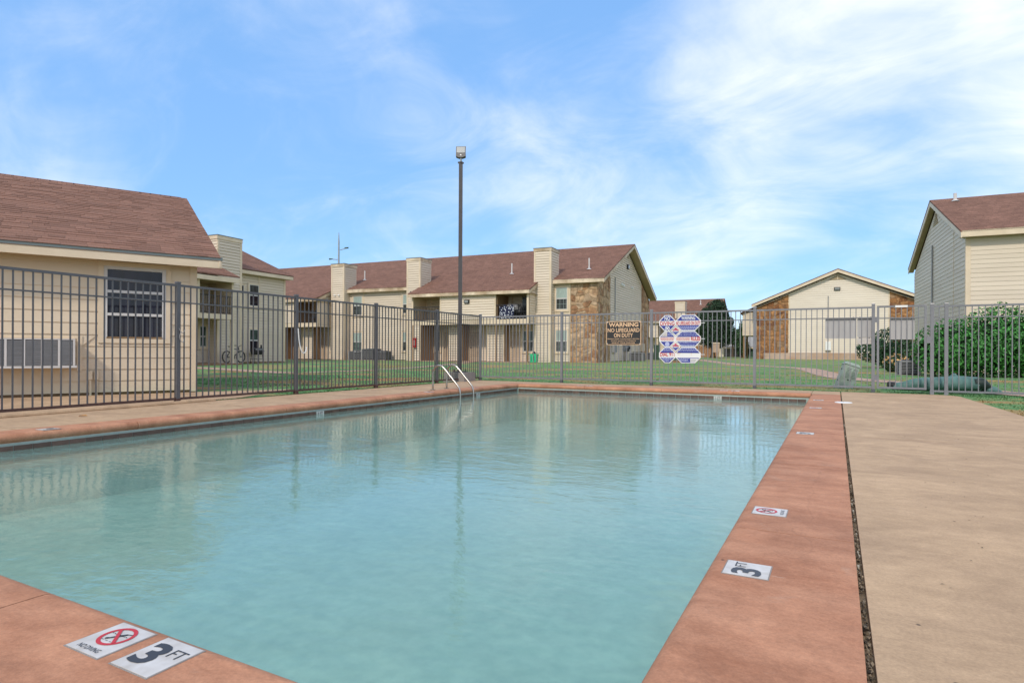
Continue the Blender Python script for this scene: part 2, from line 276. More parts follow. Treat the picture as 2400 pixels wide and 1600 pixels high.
def concrete_mat(name, c0, c1, stain, specks=0.35, wear=None, rot=0.0):
    mt = bpy.data.materials.new(name); mt.use_nodes = True; nt = mt.node_tree; b = nt.nodes['Principled BSDF']
    b.inputs['Roughness'].default_value = 0.78; b.inputs['Specular IOR Level'].default_value = 0.25
    t = nt.nodes.new('ShaderNodeNewGeometry'); pos = t.outputs['Position']
    def noise(s, d, ro=0.6, sc=None, dist=0.0):
        n = nt.nodes.new('ShaderNodeTexNoise'); n.inputs['Scale'].default_value = s; n.inputs['Detail'].default_value = d; n.inputs['Roughness'].default_value = ro; n.inputs['Distortion'].default_value = dist
        mp = nt.nodes.new('ShaderNodeMapping'); mp.inputs['Scale'].default_value = sc or (1, 1, 1); mp.inputs['Rotation'].default_value = (0, 0, rot)
        nt.links.new(pos, mp.inputs[0]); nt.links.new(mp.outputs[0], n.inputs['Vector']); return n.outputs[0]
    def ramp(src, pts):
        r = nt.nodes.new('ShaderNodeValToRGB'); e = r.color_ramp.elements
        while len(e) < len(pts): e.new(0.5)
        for i, (p, c) in enumerate(pts): e[i].position = p; e[i].color = (*c, 1)
        nt.links.new(src, r.inputs[0]); return r.outputs[0]
    def mixc(f, a, bb, mode='MIX', fac=1.0):
        q = nt.nodes.new('ShaderNodeMix'); q.data_type = 'RGBA'; q.blend_type = mode
        if f is None: q.inputs[0].default_value = fac
        else: nt.links.new(f, q.inputs[0])
        for s, v in ((6, a), (7, bb)):
            if isinstance(v, tuple): q.inputs[s].default_value = (*v, 1)
            else: nt.links.new(v, q.inputs[s])
        return q.outputs[2]
    base = ramp(noise(1.9, 9, 0.70, (0.8, 1.8, 1)), [(0.32, c0), (0.68, c1)])
    blot = ramp(noise(1.5, 9, 0.70, (0.85, 1.2, 1), 0.8), [(0.34, (0.80, 0.78, 0.78)), (0.62, (1.07, 1.06, 1.05))])
    out = mixc(None, base, blot, 'MULTIPLY')
    st = ramp(noise(3.1, 8, 0.7, None, 0.8), [(0.60, (0, 0, 0)), (0.74, (0.55, 0.55, 0.55))])
    out = mixc(st, out, stain)
    fine = ramp(noise(90, 5, 0.8), [(0.3, (0.80, 0.80, 0.80)), (0.7, (1.14, 1.14, 1.14))])
    out = mixc(None, out, fine, 'MULTIPLY')
    mid = ramp(noise(8.5, 8, 0.78, (0.9, 1.2, 1), 0.4), [(0.32, (0.87, 0.85, 0.84)), (0.66, (1.09, 1.08, 1.07))])
    out = mixc(None, out, mid, 'MULTIPLY')
    v2 = nt.nodes.new('ShaderNodeTexVoronoi'); v2.inputs['Scale'].default_value = 3.4; v2.inputs['Randomness'].default_value = 1.0; mpv = nt.nodes.new('ShaderNodeMapping'); mpv.inputs['Scale'].default_value = (1, 1.9, 1); nt.links.new(pos, mpv.inputs[0]); nt.links.new(mpv.outputs[0], v2.inputs['Vector'])
    chip = ramp(v2.outputs['Distance'], [(0.03, (0.75, 0.75, 0.75)), (0.05, (0, 0, 0))])
    sv2 = nt.nodes.new('ShaderNodeSeparateColor'); nt.links.new(v2.outputs['Color'], sv2.inputs[0])
    g2 = nt.nodes.new('ShaderNodeMath'); g2.operation = 'LESS_THAN'; nt.links.new(sv2.outputs[1], g2.inputs[0]); g2.inputs[1].default_value = 0.3
    m2 = nt.nodes.new('ShaderNodeMath'); m2.operation = 'MULTIPLY'; nt.links.new(chip, m2.inputs[0]); nt.links.new(g2.outputs[0], m2.inputs[1])
    out = mixc(m2.outputs[0], out, (0.62, 0.54, 0.49))
    vo = nt.nodes.new('ShaderNodeTexVoronoi'); vo.inputs['Scale'].default_value = 5.0; nt.links.new(pos, vo.inputs['Vector'])
    sp = ramp(vo.outputs['Distance'], [(0.025, (0.8, 0.8, 0.8)), (0.045, (0, 0, 0))])
    sv = nt.nodes.new('ShaderNodeSeparateColor'); nt.links.new(vo.outputs['Color'], sv.inputs[0])
    gt = nt.nodes.new('ShaderNodeMath'); gt.operation = 'LESS_THAN'; nt.links.new(sv.outputs[0], gt.inputs[0]); gt.inputs[1].default_value = specks
    mu = nt.nodes.new('ShaderNodeMath'); mu.operation = 'MULTIPLY'; nt.links.new(sp, mu.inputs[0]); nt.links.new(gt.outputs[0], mu.inputs[1])
    out = mixc(mu.outputs[0], out, (0.05, 0.04, 0.035))
    if wear:
        wv = ramp(noise(6.5, 8, 0.75, (0.6, 2.0, 1)), [(0.66, (0, 0, 0)), (0.74, (0.8, 0.8, 0.8))])
        out = mixc(wv, out, wear)
        ck = nt.nodes.new('ShaderNodeTexVoronoi'); ck.feature = 'DISTANCE_TO_EDGE'; ck.inputs['Scale'].default_value = 0.75
        nzz = nt.nodes.new('ShaderNodeTexNoise'); nzz.inputs['Scale'].default_value = 3; nzz.inputs['Detail'].default_value = 8; nt.links.new(pos, nzz.inputs['Vector'])
        mv = nt.nodes.new('ShaderNodeMix'); mv.data_type = 'VECTOR'; mv.inputs[0].default_value = 0.16
        nt.links.new(pos, mv.inputs[4]); nt.links.new(nzz.outputs[1], mv.inputs[5]); nt.links.new(mv.outputs[1], ck.inputs['Vector'])
        cr_ = ramp(ck.outputs['Distance'], [(0.0, (0.16, 0.16, 0.16)), (0.004, (0, 0, 0))])
        out = mixc(cr_, out, (0.16, 0.075, 0.05))
    nt.links.new(out, b.inputs['Base Color'])
    bp = nt.nodes.new('ShaderNodeBump'); bp.inputs['Strength'].default_value = 0.35; bp.inputs['Distance'].default_value = 0.006
    nt.links.new(noise(45, 7, 0.7), bp.inputs['Height']); nt.links.new(bp.outputs[0], b.inputs['Normal'])
    return mt
M['deck'] = concrete_mat('tan_concrete', (0.445, 0.305, 0.188), (0.54, 0.375, 0.236), (0.40, 0.285, 0.19), 0.35)
M['coping'] = concrete_mat('salmon_coping', (0.375, 0.164, 0.091), (0.58, 0.295, 0.178), (0.47, 0.32, 0.235), 0.12, (0.60, 0.42, 0.32))
M['path'] = concrete_mat('pinkish_path', (0.44, 0.29, 0.22), (0.52, 0.36, 0.28), (0.40, 0.28, 0.21), 0.1)

def water_mat():
    mt = bpy.data.materials.new('pool_water'); mt.use_nodes = True; nt = mt.node_tree; nt.nodes.clear()
    o = nt.nodes.new('ShaderNodeOutputMaterial')
    tr = nt.nodes.new('ShaderNodeBsdfTransparent'); tr.inputs[0].default_value = (0.79, 0.945, 0.875, 1)
    gl = nt.nodes.new('ShaderNodeBsdfGlossy'); gl.inputs['Roughness'].default_value = 0.012; gl.inputs[0].default_value = (1, 1, 1, 1)
    df = nt.nodes.new('ShaderNodeBsdfDiffuse'); df.inputs[0].default_value = (0.38, 0.62, 0.535, 1)
    m0 = nt.nodes.new('ShaderNodeMixShader'); m0.inputs[0].default_value = 0.28; nt.links.new(tr.outputs[0], m0.inputs[1]); nt.links.new(df.outputs[0], m0.inputs[2])
    fr = nt.nodes.new('ShaderNodeFresnel'); fr.inputs[0].default_value = 1.34
    t = nt.nodes.new('ShaderNodeNewGeometry')
    def noise(s, d, sc, rot, ro=0.55, dist=0.3):
        mp = nt.nodes.new('ShaderNodeMapping'); mp.inputs['Scale'].default_value = sc; mp.inputs['Rotation'].default_value = (0, 0, rot); nt.links.new(t.outputs['Position'], mp.inputs[0])
        n = nt.nodes.new('ShaderNodeTexNoise'); n.inputs['Scale'].default_value = s; n.inputs['Detail'].default_value = d; n.inputs['Roughness'].default_value = ro; n.inputs['Distortion'].default_value = dist
        nt.links.new(mp.outputs[0], n.inputs['Vector']); return n.outputs[0]
    a = noise(2.6, 4, (1.0, 1.9, 1), R(-25)); c = noise(9.5, 4, (1, 1.6, 1), R(-40))
    mod = noise(0.5, 3, (1, 1, 1), 0)
    mrr = nt.nodes.new('ShaderNodeMapRange'); mrr.inputs[1].default_value = 0.4; mrr.inputs[2].default_value = 0.62; mrr.inputs[3].default_value = 0.42; mrr.inputs[4].default_value = 1.0; nt.links.new(mod, mrr.inputs[0])
    x0_ = nt.nodes.new('ShaderNodeMath'); x0_.operation = 'MULTIPLY_ADD'; nt.links.new(noise(27, 3, (1, 1.5, 1), R(-15)), x0_.inputs[0]); x0_.inputs[1].default_value = 0.06; nt.links.new(a, x0_.inputs[2])
    x = nt.nodes.new('ShaderNodeMath'); x.operation = 'MULTIPLY_ADD'; nt.links.new(c, x.inputs[0]); x.inputs[1].default_value = 0.32; nt.links.new(x0_.outputs[0], x.inputs[2])
    bp = nt.nodes.new('ShaderNodeBump'); bp.inputs['Distance'].default_value = 0.0095; nt.links.new(x.outputs[0], bp.inputs['Height'])
    sm = nt.nodes.new('ShaderNodeMath'); sm.operation = 'MULTIPLY'; sm.inputs[1].default_value = 0.75; nt.links.new(mrr.outputs[0], sm.inputs[0]); nt.links.new(sm.outputs[0], bp.inputs['Strength'])
    nt.links.new(bp.outputs[0], gl.inputs['Normal']); nt.links.new(bp.outputs[0], fr.inputs['Normal'])
    m1 = nt.nodes.new('ShaderNodeMixShader'); nt.links.new(fr.outputs[0], m1.inputs[0]); nt.links.new(m0.outputs[0], m1.inputs[1]); nt.links.new(gl.outputs[0], m1.inputs[2])
    nt.links.new(m1.outputs[0], o.inputs[0])
    return mt
M['water'] = water_mat()

def spotted_mat():
    mt = bpy.data.materials.new('navy_white_print'); mt.use_nodes = True; nt = mt.node_tree; b = nt.nodes['Principled BSDF']
    t = nt.nodes.new('ShaderNodeTexCoord'); v = nt.nodes.new('ShaderNodeTexVoronoi'); v.inputs['Scale'].default_value = 8.5; nt.links.new(t.outputs['Object'], v.inputs['Vector'])
    r = nt.nodes.new('ShaderNodeValToRGB'); r.color_ramp.elements[0].position = 0.33; r.color_ramp.elements[1].position = 0.36
    r.color_ramp.elements[0].color = (0.6, 0.62, 0.68, 1); r.color_ramp.elements[1].color = (0.012, 0.016, 0.05, 1)
    nt.links.new(v.outputs['Distance'], r.inputs[0]); nt.links.new(r.outputs[0], b.inputs['Base Color']); b.inputs['Roughness'].default_value = 0.9
    return mt
M['spotted'] = spotted_mat()

# ------------------------------------------------------------------ mesh helpers
class MB:
    def __init__(s, f=None): s.v = []; s.f = []; s.map = f
    def vert(s, p):
        s.v.append(tuple(s.map(*p)) if s.map else tuple(p)); return len(s.v) - 1
    def poly(s, pts): s.f.append([s.vert(p) for p in pts]); return s
    def box(s, x0, x1, y0, y1, z0, z1):
        i = len(s.v)
        for z in (z0, z1):
            for x, y in ((x0, y0), (x1, y0), (x1, y1), (x0, y1)): s.vert((x, y, z))
        for q in ((3, 2, 1, 0), (4, 5, 6, 7), (0, 1, 5, 4), (1, 2, 6, 5), (2, 3, 7, 6), (3, 0, 4, 7)): s.f.append([i + k for k in q])
        return s
    def prism(s, bot, top):
        n = len(bot); i = len(s.v)
        for p in bot: s.vert(p)
        for p in top: s.vert(p)
        s.f.append([i + k for k in range(n)][::-1]); s.f.append([i + n + k for k in range(n)])
        for k in range(n): s.f.append([i + k, i + (k + 1) % n, i + n + (k + 1) % n, i + n + k])
        return s
    def tube(s, path, r, n=8, caps=True):
        path = [Vector(p) for p in path]; rings = []; prev = None
        for k, p in enumerate(path):
            d = (path[min(k + 1, len(path) - 1)] - path[max(k - 1, 0)]).normalized()
            if prev is None:
                a = Vector((0, 0, 1)) if abs(d.z) < 0.9 else Vector((1, 0, 0)); u = d.cross(a).normalized()
            else: u = (prev - d * prev.dot(d)).normalized()
            prev = u; w = d.cross(u); rr = r[k] if isinstance(r, (list, tuple)) else r
            rings.append([s.vert(p + (u * math.cos(2 * math.pi * j / n) + w * math.sin(2 * math.pi * j / n)) * rr) for j in range(n)])
        for a, b in zip(rings, rings[1:]):
            for j in range(n): s.f.append([a[j], a[(j + 1) % n], b[(j + 1) % n], b[j]])
        if caps: s.f.append(rings[0][::-1]); s.f.append(rings[-1])
        return s
    def build(s, name, m_, parent=None, loc=None, smooth=False, kind=None, **props):
        me = bpy.data.meshes.new(name); me.from_pydata(s.v, [], s.f); me.materials.append(m_)
        if smooth:
            for p in me.polygons: p.use_smooth = True
        me.update()
        return link(name, me, parent, loc, kind, **props)
def link(name, me, parent=None, loc=None, kind=None, **props):
    o = bpy.data.objects.new(name, me); COL.objects.link(o)
    if parent: o.parent = parent
    if loc: o.location = loc
    if kind: o['kind'] = kind
    for k, v in props.items(): o[k] = v
    return o
def thing(name, label, cat, loc=(0, 0, 0), rz=0.0, group=None):
    o = bpy.data.objects.new(name, None); COL.objects.link(o); o.location = loc; o.rotation_euler = (0, 0, rz)
    o.empty_display_size = 0.2
    o['label'] = label; o['category'] = cat
    if group: o['group'] = group
    return o
def copy_tree(o, parent=None):
    c = o.copy(); COL.objects.link(c)
    if parent: c.parent = parent
    for ch in list(o.children): copy_tree(ch, c)
    return c
def gz(y):
    if y < 18: return -0.02
    if y < 38: return -0.02 + 0.10 * (y - 18) / 20
    if y < 62: return 0.08 + 0.14 * (y - 38) / 24
    return 0.22
def smooth_obj(o, bevel=None):
    for p in o.data.polygons: p.use_smooth = True
def catmull(pts, n=6):
    P = [Vector(p) for p in pts]; P = [P[0] * 2 - P[1]] + P + [P[-1] * 2 - P[-2]]; out = []
    for i in range(1, len(P) - 2):
        for k in range(n):
            t = k / n; a, b, c, d = P[i - 1:i + 3]
            out.append(0.5 * ((2 * b) + (c - a) * t + (2 * a - 5 * b + 4 * c - d) * t * t + (3 * b - a - 3 * c + d) * t ** 3))
    out.append(P[-2]); return out

_text_cache = {}
def lettering(body, cx, cz, w, h, m_, parent, mp, name='lettering', bold=0.0):
    """flat letters fitted into w x h, centred on (cx, cz) of the plane map mp(u, v)."""
    key = (body, bold)
    if key not in _text_cache:
        cu_ = bpy.data.curves.new('t', 'FONT'); cu_.body = body; cu_.offset = bold; cu_.resolution_u = 3; cu_.align_x = 'CENTER'
        ob = bpy.data.objects.new('t', cu_); COL.objects.link(ob)
        dg = bpy.context.evaluated_depsgraph_get(); me = bpy.data.meshes.new_from_object(ob.evaluated_get(dg))
        bpy.data.objects.remove(ob)
        vs = [v.co.copy() for v in me.vertices]; fs = [list(p.vertices) for p in me.polygons]; bpy.data.meshes.remove(me)
        xs = [v.x for v in vs]; ys = [v.y for v in vs]
        _text_cache[key] = (vs, fs, min(xs), max(xs), min(ys), max(ys))
    vs, fs, x0, x1, y0, y1 = _text_cache[key]
    b = MB()
    b.v = [tuple(mp(cx + ((v.x - x0) / (x1 - x0) - 0.5) * w, cz + ((v.y - y0) / (y1 - y0) - 0.5) * h)) for v in vs]; b.f = fs
    return b.build(name, m_, parent)

# plane maps in a building's own frame: front faces -y, right faces +x, left faces -x
def front(y0=0.0): return lambda u, o, z: (u, y0 - o, z)
def right(x0=0.0): return lambda u, o, z: (x0 + o, u, z)
def left(x0=0.0): return lambda u, o, z: (x0 - o, u, z)

def lapped(mp, spans, z0, z1, ex, th=0.044, gap=0.026):
    """lapped boards; spans(z) -> list of (u0, u1) available at that height"""
    b = MB(mp); z = z0
    while z < z1 - 0.02:
        zt = min(z + ex, z1)
        for (a, c), (a2, c2) in zip(spans(z), spans(zt)):
            if c - a < 0.02: continue
            zg = z + gap; e = 0.4 * th
            b.poly([(a, th, zg), (c, th, zg), (c2, e, zt), (a2, e, zt)])
            b.poly([(a, 0.0, zg), (c, 0.0, zg), (c, th, zg), (a, th, zg)]); b.poly([(a2, 0.0, zt), (c2, 0.0, zt), (c2, e, zt), (a2, e, zt)])
        z = zt
    return b
def siding(root, mp, u0, u1, z0, z1, ex=0.17, m_='siding', top=None, name='siding', th=0.044, gap=0.026):
    def sp(z):
        a, c = u0, u1
        if top: a, c = max(a, top(z)[0]), min(c, top(z)[1])
        return [(a, c)]
    return lapped(mp, sp, z0, z1, ex, th, gap).build(name, M[m_], root, kind='stuff')
def boards(root, mp, spans, z0, z1, ex, m_, th=0.02, name='siding_board'):
    z = z0
    while z < z1 - 0.03:
        zt = min(z + ex, z1)
        for (a, c), (a2, c2) in zip(spans(z), spans(zt)):
            if c - a < 0.03: continue
            b = MB(mp); t2 = th * 0.35
            b.prism([(a, 0, z), (c, 0, z), (c, th, z), (a, th, z)], [(a2, 0, zt - 0.001), (c2, 0, zt - 0.001), (c2, t2, zt - 0.001), (a2, t2, zt - 0.001)])
            b.build(name, M[m_], root)
        z = zt
def panel(root, name, mp, u0, u1, o0, o1, z0, z1, m_): return MB(mp).box(u0, u1, o0, o1, z0, z1).build(name, M[m_], root)

def window(root, mp, u0, u1, z0, z1, up_m='blind', lo_m='screen', tw=0.11, mid=0.5, grid=True, trim='trim', o0=0.0):
    """u0..z1 is the glass; trim around it; single-hung sash with a meeting rail"""
    t = MB(mp); d = o0 + 0.045
    t.box(u0 - tw, u1 + tw, o0, d, z1, z1 + tw); t.box(u0 - tw, u1 + tw, o0, d, z0 - tw, z0)
    t.box(u0 - tw, u0, o0, d - 0.002, z0 + 0.001, z1 - 0.001); t.box(u1, u1 + tw, o0, d - 0.002, z0 + 0.001, z1 - 0.001)
    w = t.build('window', M[trim], root)
    zm = z0 + (z1 - z0) * mid; f = 0.035
    s = MB(mp)
    for a, c in ((z0, zm), (zm, z1)):
        s.box(u0 + 0.002, u0 + f, o0 + 0.02, o0 + 0.034, a + 0.002, c - 0.002); s.box(u1 - f, u1 - 0.002, o0 + 0.02, o0 + 0.034, a + 0.002, c - 0.002)
        s.box(u0 + f + 0.001, u1 - f - 0.001, o0 + 0.02, o0 + 0.034, a + 0.002, a + f); s.box(u0 + f + 0.001, u1 - f - 0.001, o0 + 0.02, o0 + 0.034, c - f, c - 0.002)
    s.build('sash', M['frame'], w)
    MB(mp).box(u0 + 0.01, u1 - 0.01, o0 + 0.018, o0 + 0.022, zm + 0.002, z1 - 0.01).build('pane', M[up_m], w)
    MB(mp).box(u0 + 0.01, u1 - 0.01, o0 + 0.017, o0 + 0.021, z0 + 0.01, zm - 0.002).build('pane', M[lo_m], w)
    if grid:
        g = MB(mp); n = 3
        for a, c in ((z0, zm), (zm, z1)):
            for k in range(1, n): x = u0 + (u1 - u0) * k / n; g.box(x - 0.006, x + 0.006, o0 + 0.0205, o0 + 0.026, a + f, c - f)
            zz = (a + c) / 2; g.box(u0 + f, u1 - f, o0 + 0.0205, o0 + 0.0255, zz - 0.006, zz + 0.006)
        g.build('muntin_grid', M['blind'] if up_m == 'blind' else M['screen'], w)
    MB(mp).box(u0 - tw - 0.02, u1 + tw + 0.02, o0, o0 + 0.06, z0 - tw - 0.035, z0 - tw - 0.002).build('sill', M[trim], w)
    return w

def roof_slab(root, x0, x1, ye, ze, yr, pitch, th=0.10, name='roof', m_='roof'):
    """one slope from the eave (ye, ze) to the ridge at yr (top surface), ridge along x"""
    zr = ze + pitch * abs(yr - ye)
    b = MB(); b.prism([(x0, ye, ze - th), (x1, ye, ze - th), (x1, yr, zr - th), (x0, yr, zr - th)], [(x0, ye, ze), (x1, ye, ze), (x1, yr, zr), (x0, yr, zr)])
    return b.build(name, M[m_], root)
def vent_pipe(roof, x, y, z, h=0.75, r=0.05):
    b = MB(); b.tube([(x, y, z - 0.25), (x, y, z + h)], r, 10); b.tube([(x, y, z - 0.03), (x, y, z + 0.05)], [0.2, 0.07], 12)
    b.build('vent_pipe', M['frame'], roof, smooth=False)

def chimney(root, x0, x1, yf, yb, ztop, ex=0.17, z0=0.0, m_='siding', capm='worn', holes=True):
    c = MB().box(x0 + 0.005, x1 - 0.005, yf + 0.005, yb, z0, ztop - 0.01).build('chimney', M[m_], root)
    for mp, a, b_ in ((front(yf), x0, x1), (right(x1), yf, yb), (left(x0), yf, yb)):
        lapped(mp, lambda z, a=a, b_=b_: [(a, b_)], z0, ztop - 0.22, ex).build('siding', M[m_], c, kind='stuff')
    for xx in (x0, x1):
        s = 1 if xx == x1 else -1
        MB().box(min(xx, xx - s * 0.09) , max(xx, xx - s * 0.09) + 0.0, yf - 0.046, yf - 0.002, z0, ztop - 0.23).build('corner_board', M['trim'], c)
        MB().box(min(xx, xx + s * 0.025), max(xx, xx + s * 0.046), yf - 0.044, yf + 0.09, z0, ztop - 0.2).build('corner_board', M['trim'], c)
    MB().box(x0 - 0.06, x1 + 0.06, yf - 0.06, yb + 0.06, ztop - 0.22, ztop - 0.02).build('cap_band', M[capm], c)
    MB().box(x0 - 0.08, x1 + 0.08, yf - 0.08, yb + 0.08, ztop - 0.02, ztop + 0.02).build('cap', M['drip'], c)
    return c

def stones(root, mp, u0, u1, z0, z1, top=None, du=0.52, dz=0.36, seed=1, m_='stone'):
    rnd = random.Random(seed); nz = max(1, round((z1 - z0) / dz)); nu = max(1, round((u1 - u0) / du))
    g = {}
    for j in range(nz + 1):
        for i in range(nu + 1):
            u = u0 + (u1 - u0) * i / nu; z = z0 + (z1 - z0) * j / nz
            if 0 < i < nu: u += rnd.uniform(-.36, .36) * (u1 - u0) / nu
            if 0 < j < nz: z += rnd.uniform(-.38, .38) * (z1 - z0) / nz
            g[i, j] = [u, z]
    for j in range(nz):
        for i in range(nu):
            q = [g[i, j], g[i + 1, j], g[i + 1, j + 1], g[i, j + 1]]
            parts = [q]
            if rnd.random() < 0.22:
                a = [(q[0][k] + q[1][k]) / 2 for k in (0, 1)]; c = [(q[3][k] + q[2][k]) / 2 for k in (0, 1)]; parts = [[q[0], a, c, q[3]], [a, q[1], q[2], c]]
            elif rnd.random() < 0.2:
                t = rnd.uniform(.35, .65); a = [q[0][k] * (1 - t) + q[3][k] * t for k in (0, 1)]; c = [q[1][k] * (1 - t) + q[2][k] * t for k in (0, 1)]; parts = [[q[0], q[1], c, a], [a, c, q[2], q[3]]]
            for p in parts:
                if top: p = [[u, min(z, top(u))] for u, z in p]
                if max(z for u, z in p) - min(z for u, z in p) < 0.08: continue
                cx = sum(u for u, z in p) / 4; cz = sum(z for u, z in p) / 4
                ring = []                                          # cut the corners for an irregular outline
                for k in range(4):
                    A, B, C_ = p[k - 1], p[k], p[(k + 1) % 4]; e = rnd.uniform(.08, .26); e2 = rnd.uniform(.08, .26)
                    ring.append((B[0] + (A[0] - B[0]) * e, B[1] + (A[1] - B[1]) * e)); ring.append((B[0] + (C_[0] - B[0]) * e2, B[1] + (C_[1] - B[1]) * e2))
                def ins(d):
                    o_ = []
                    for u, z in ring:
                        L = math.hypot(u - cx, z - cz) or 1; s = max(0.3, 1 - d / L); o_.append((cx + (u - cx) * s, cz + (z - cz) * s))
                    return o_
                pr = rnd.uniform(.02, .048); b = MB(mp)
                A = [(u, 0.0, z) for u, z in ins(.012)]; B = [(u, pr * .75, z) for u, z in ins(.018)]; C_ = [(u, pr + rnd.uniform(-.008, .008), z) for u, z in ins(.05)]
                n = 8; i0 = [b.vert(v) for v in A]; i1 = [b.vert(v) for v in B]; i2 = [b.vert(v) for v in C_]
                for r0, r1 in ((i0, i1), (i1, i2)):
                    for k in range(n): b.f.append([r0[k], r0[(k + 1) % n], r1[(k + 1) % n], r1[k]])
                b.f.append(i2)
                b.build('stone', M[m_], root)

def railing(root, mp, u0, u1, z0, z1, step=0.12):
    r = MB(mp); r.box(u0, u1, -0.02, 0.02, z1 - 0.04, z1); r.box(u0, u1, -0.018, 0.018, z0 + 0.06, z0 + 0.09)
    ra = r.build('balcony_railing', M['dark'], root)
    n = int((u1 - u0) / step); base = MB().box(-.008, .008, -.008, .008, z0 + 0.09, z1 - 0.04)
    first = None
    for k in range(1, n):
        u = u0 + (u1 - u0) * k / n; p = mp(u, 0.0, 0.0)
        if first is None: first = base.build('baluster', M['dark'], ra, p).data
        else: link('baluster', first, ra, p)
    return ra

def wall_light(root, mp, u, z, w=0.34, h=0.24, m_='dark'):
    b = MB(mp); b.prism([(u - w / 2, 0, z - h / 2), (u + w / 2, 0, z - h / 2), (u + w / 2, 0, z + h / 2), (u - w / 2, 0, z + h / 2)],
                        [(u - w / 2 + .02, .14, z - h / 2 + .03), (u + w / 2 - .02, .14, z - h / 2 + .03), (u + w / 2 - .02, .18, z + h / 2), (u - w / 2 + .02, .18, z + h / 2)])
    o = b.build('wall_light', M[m_], root)
    b = MB(mp); b.poly([(u - w / 2 + .06, .142, z - h / 2 + .06), (u + w / 2 - .06, .142, z - h / 2 + .06), (u + w / 2 - .06, .183, z + h / 2 - .04), (u - w / 2 + .06, .183, z + h / 2 - .04)])
    b.v = [tuple(mp(*p)) for p in [(u - w / 2 + .06, .156, z - h / 2 + .06), (u + w / 2 - .06, .156, z - h / 2 + .06), (u + w / 2 - .06, .182, z + h / 2 - .04), (u - w / 2 + .06, .182, z + h / 2 - .04)]]
    b.build('lens', M['lens'], o)

def leaves(n, sampler, size, seed, aspect=0.5):
    rnd = random.Random(seed); b = MB()
    for _ in range(n):
        p, nrm = sampler(rnd)
        d = Vector((rnd.gauss(0, 1), rnd.gauss(0, 1), rnd.gauss(0, 1)))
        nrm = (nrm + d * 0.55).normalized(); a = nrm.orthogonal().normalized(); a.rotate(Matrix.Rotation(rnd.uniform(0, 6.28), 3, nrm)); c = nrm.cross(a)
        s = size * rnd.uniform(0.6, 1.35); p = Vector(p)
        q = [p - a * s, p + c * s * aspect + nrm * s * .12, p + a * s, p - c * s * aspect + nrm * s * .12]
        i = len(b.v); b.v += [tuple(x) for x in q]; b.f.append([i, i + 1, i + 2, i + 3])
    return b
def blob_sampler(blobs, shell=0.35):
    wts = [(r[0] * r[1] + r[1] * r[2] + r[0] * r[2]) for c, r in blobs]
    def f(rnd):
        c, r = rnd.choices(blobs, wts)[0]
        d = Vector((rnd.gauss(0, 1), rnd.gauss(0, 1), rnd.gauss(0, 1))).normalized(); k = 1 - shell * rnd.random() ** 1.6
        return (c[0] + d.x * r[0] * k, c[1] + d.y * r[1] * k, c[2] + d.z * r[2] * k), Vector((d.x / r[0], d.y / r[1], d.z / r[2])).normalized()
    return f

# ================================================================== SETTING
PX0, PX1, PY0, PY1 = -6.95, -0.44, 1.11, 13.40            # inner (nose) edges of the coping
WZ = -0.158
# lawn: one sheet to the horizon with a hole where the pool is
xs = [-900, -120, -60, -30, -15, PX0 - .2, PX1 + .85, 6, 12, 40, 120, 900]
ys = [-400, -60, -10, PY0 - .2, PY1 + .2, 18, 22, 28, 33, 38, 45, 52, 62, 90, 200, 1500]
b = MB(); idx = {}
for j, y in enumerate(ys):
    for i, x in enumerate(xs): idx[i, j] = b.vert((x, y, gz(y)))
for j in range(len(ys) - 1):
    for i in range(len(xs) - 1):
        if xs[i] == PX0 - .2 and ys[j] == PY0 - .2: continue
        b.f.append([idx[i, j], idx[i + 1, j], idx[i + 1, j + 1], idx[i, j + 1]])
b.build('ground', M['lawn'], kind='structure')

# deck slabs around the coping
CW = 0.34
GAPX0, GAPX1 = 0.072, 0.091
deck = bpy.data.objects.new('pool_deck', None); COL.objects.link(deck); deck['kind'] = 'structure'
def slab(pts, z=0.0, th=0.10, name='deck_slab'): return MB().prism([(x, y, z - th) for x, y in pts], [(x, y, z) for x, y in pts]).build(name, M['deck'], deck)
jl = [-3.0, 0.2, 3.1, 6.0, 9.0, 12.0, 14.6]
for a, c in zip(jl, jl[1:]):
    x1 = PX0 - CW if c < 14 else PX0 - CW
    xo = -8.80
    slab([(xo, a + .006), (x1 - .004, a + .006), (x1 - .004, c - .006), (xo, c - .006)])
MB().prism([(-8.81, -3, -.12), (-8.81, 6.55, -.12), (-10.2, 9.2, -.12), (-15.5, -1.5, -.12), (-15.5, -3, -.12)], [(-8.81, -3, -.008), (-8.81, 6.55, -.008), (-10.2, 9.2, -.008), (-15.5, -1.5, -.008), (-15.5, -3, -.008)]).build('deck_slab', M['deck'], deck)
for a, c in ((PX0 - CW + .004, -4.2), (-4.19, -2.2), (-2.19, PX1 + .0)): slab([(a, PY1 + CW + .004), (c, PY1 + CW + .004), (c, 14.58), (a, 14.58)])
slab([(PX1 + .008, PY1 + .06), (GAPX0, PY1 + .06), (GAPX0, 14.58), (PX1 + .008, 14.58)])
arc = [(1.62 + .45 * math.cos(t), 14.12 + .45 * math.sin(t)) for t in [i * math.pi / 2 / 6 for i in range(7)]]
rdk = [(GAPX1, 14.58)] + []
slab([(GAPX1, 6.86), (2.16, 6.86), (2.17, 10.0), (2.13, 12.0)] + [(x, y) for x, y in arc] + [(GAPX1, 14.57)])
slab([(GAPX1 + .004, 1.6), (2.16, 1.6), (2.16, 6.85), (GAPX1, 6.85)])
slab([(GAPX1 + .008, -3), (2.16, -3), (2.16, 1.59), (GAPX1 + .004, 1.59)])
slab([(PX0 - CW, -3), (GAPX0, -3), (GAPX0, 0.58), (PX0 - CW, 0.58)])
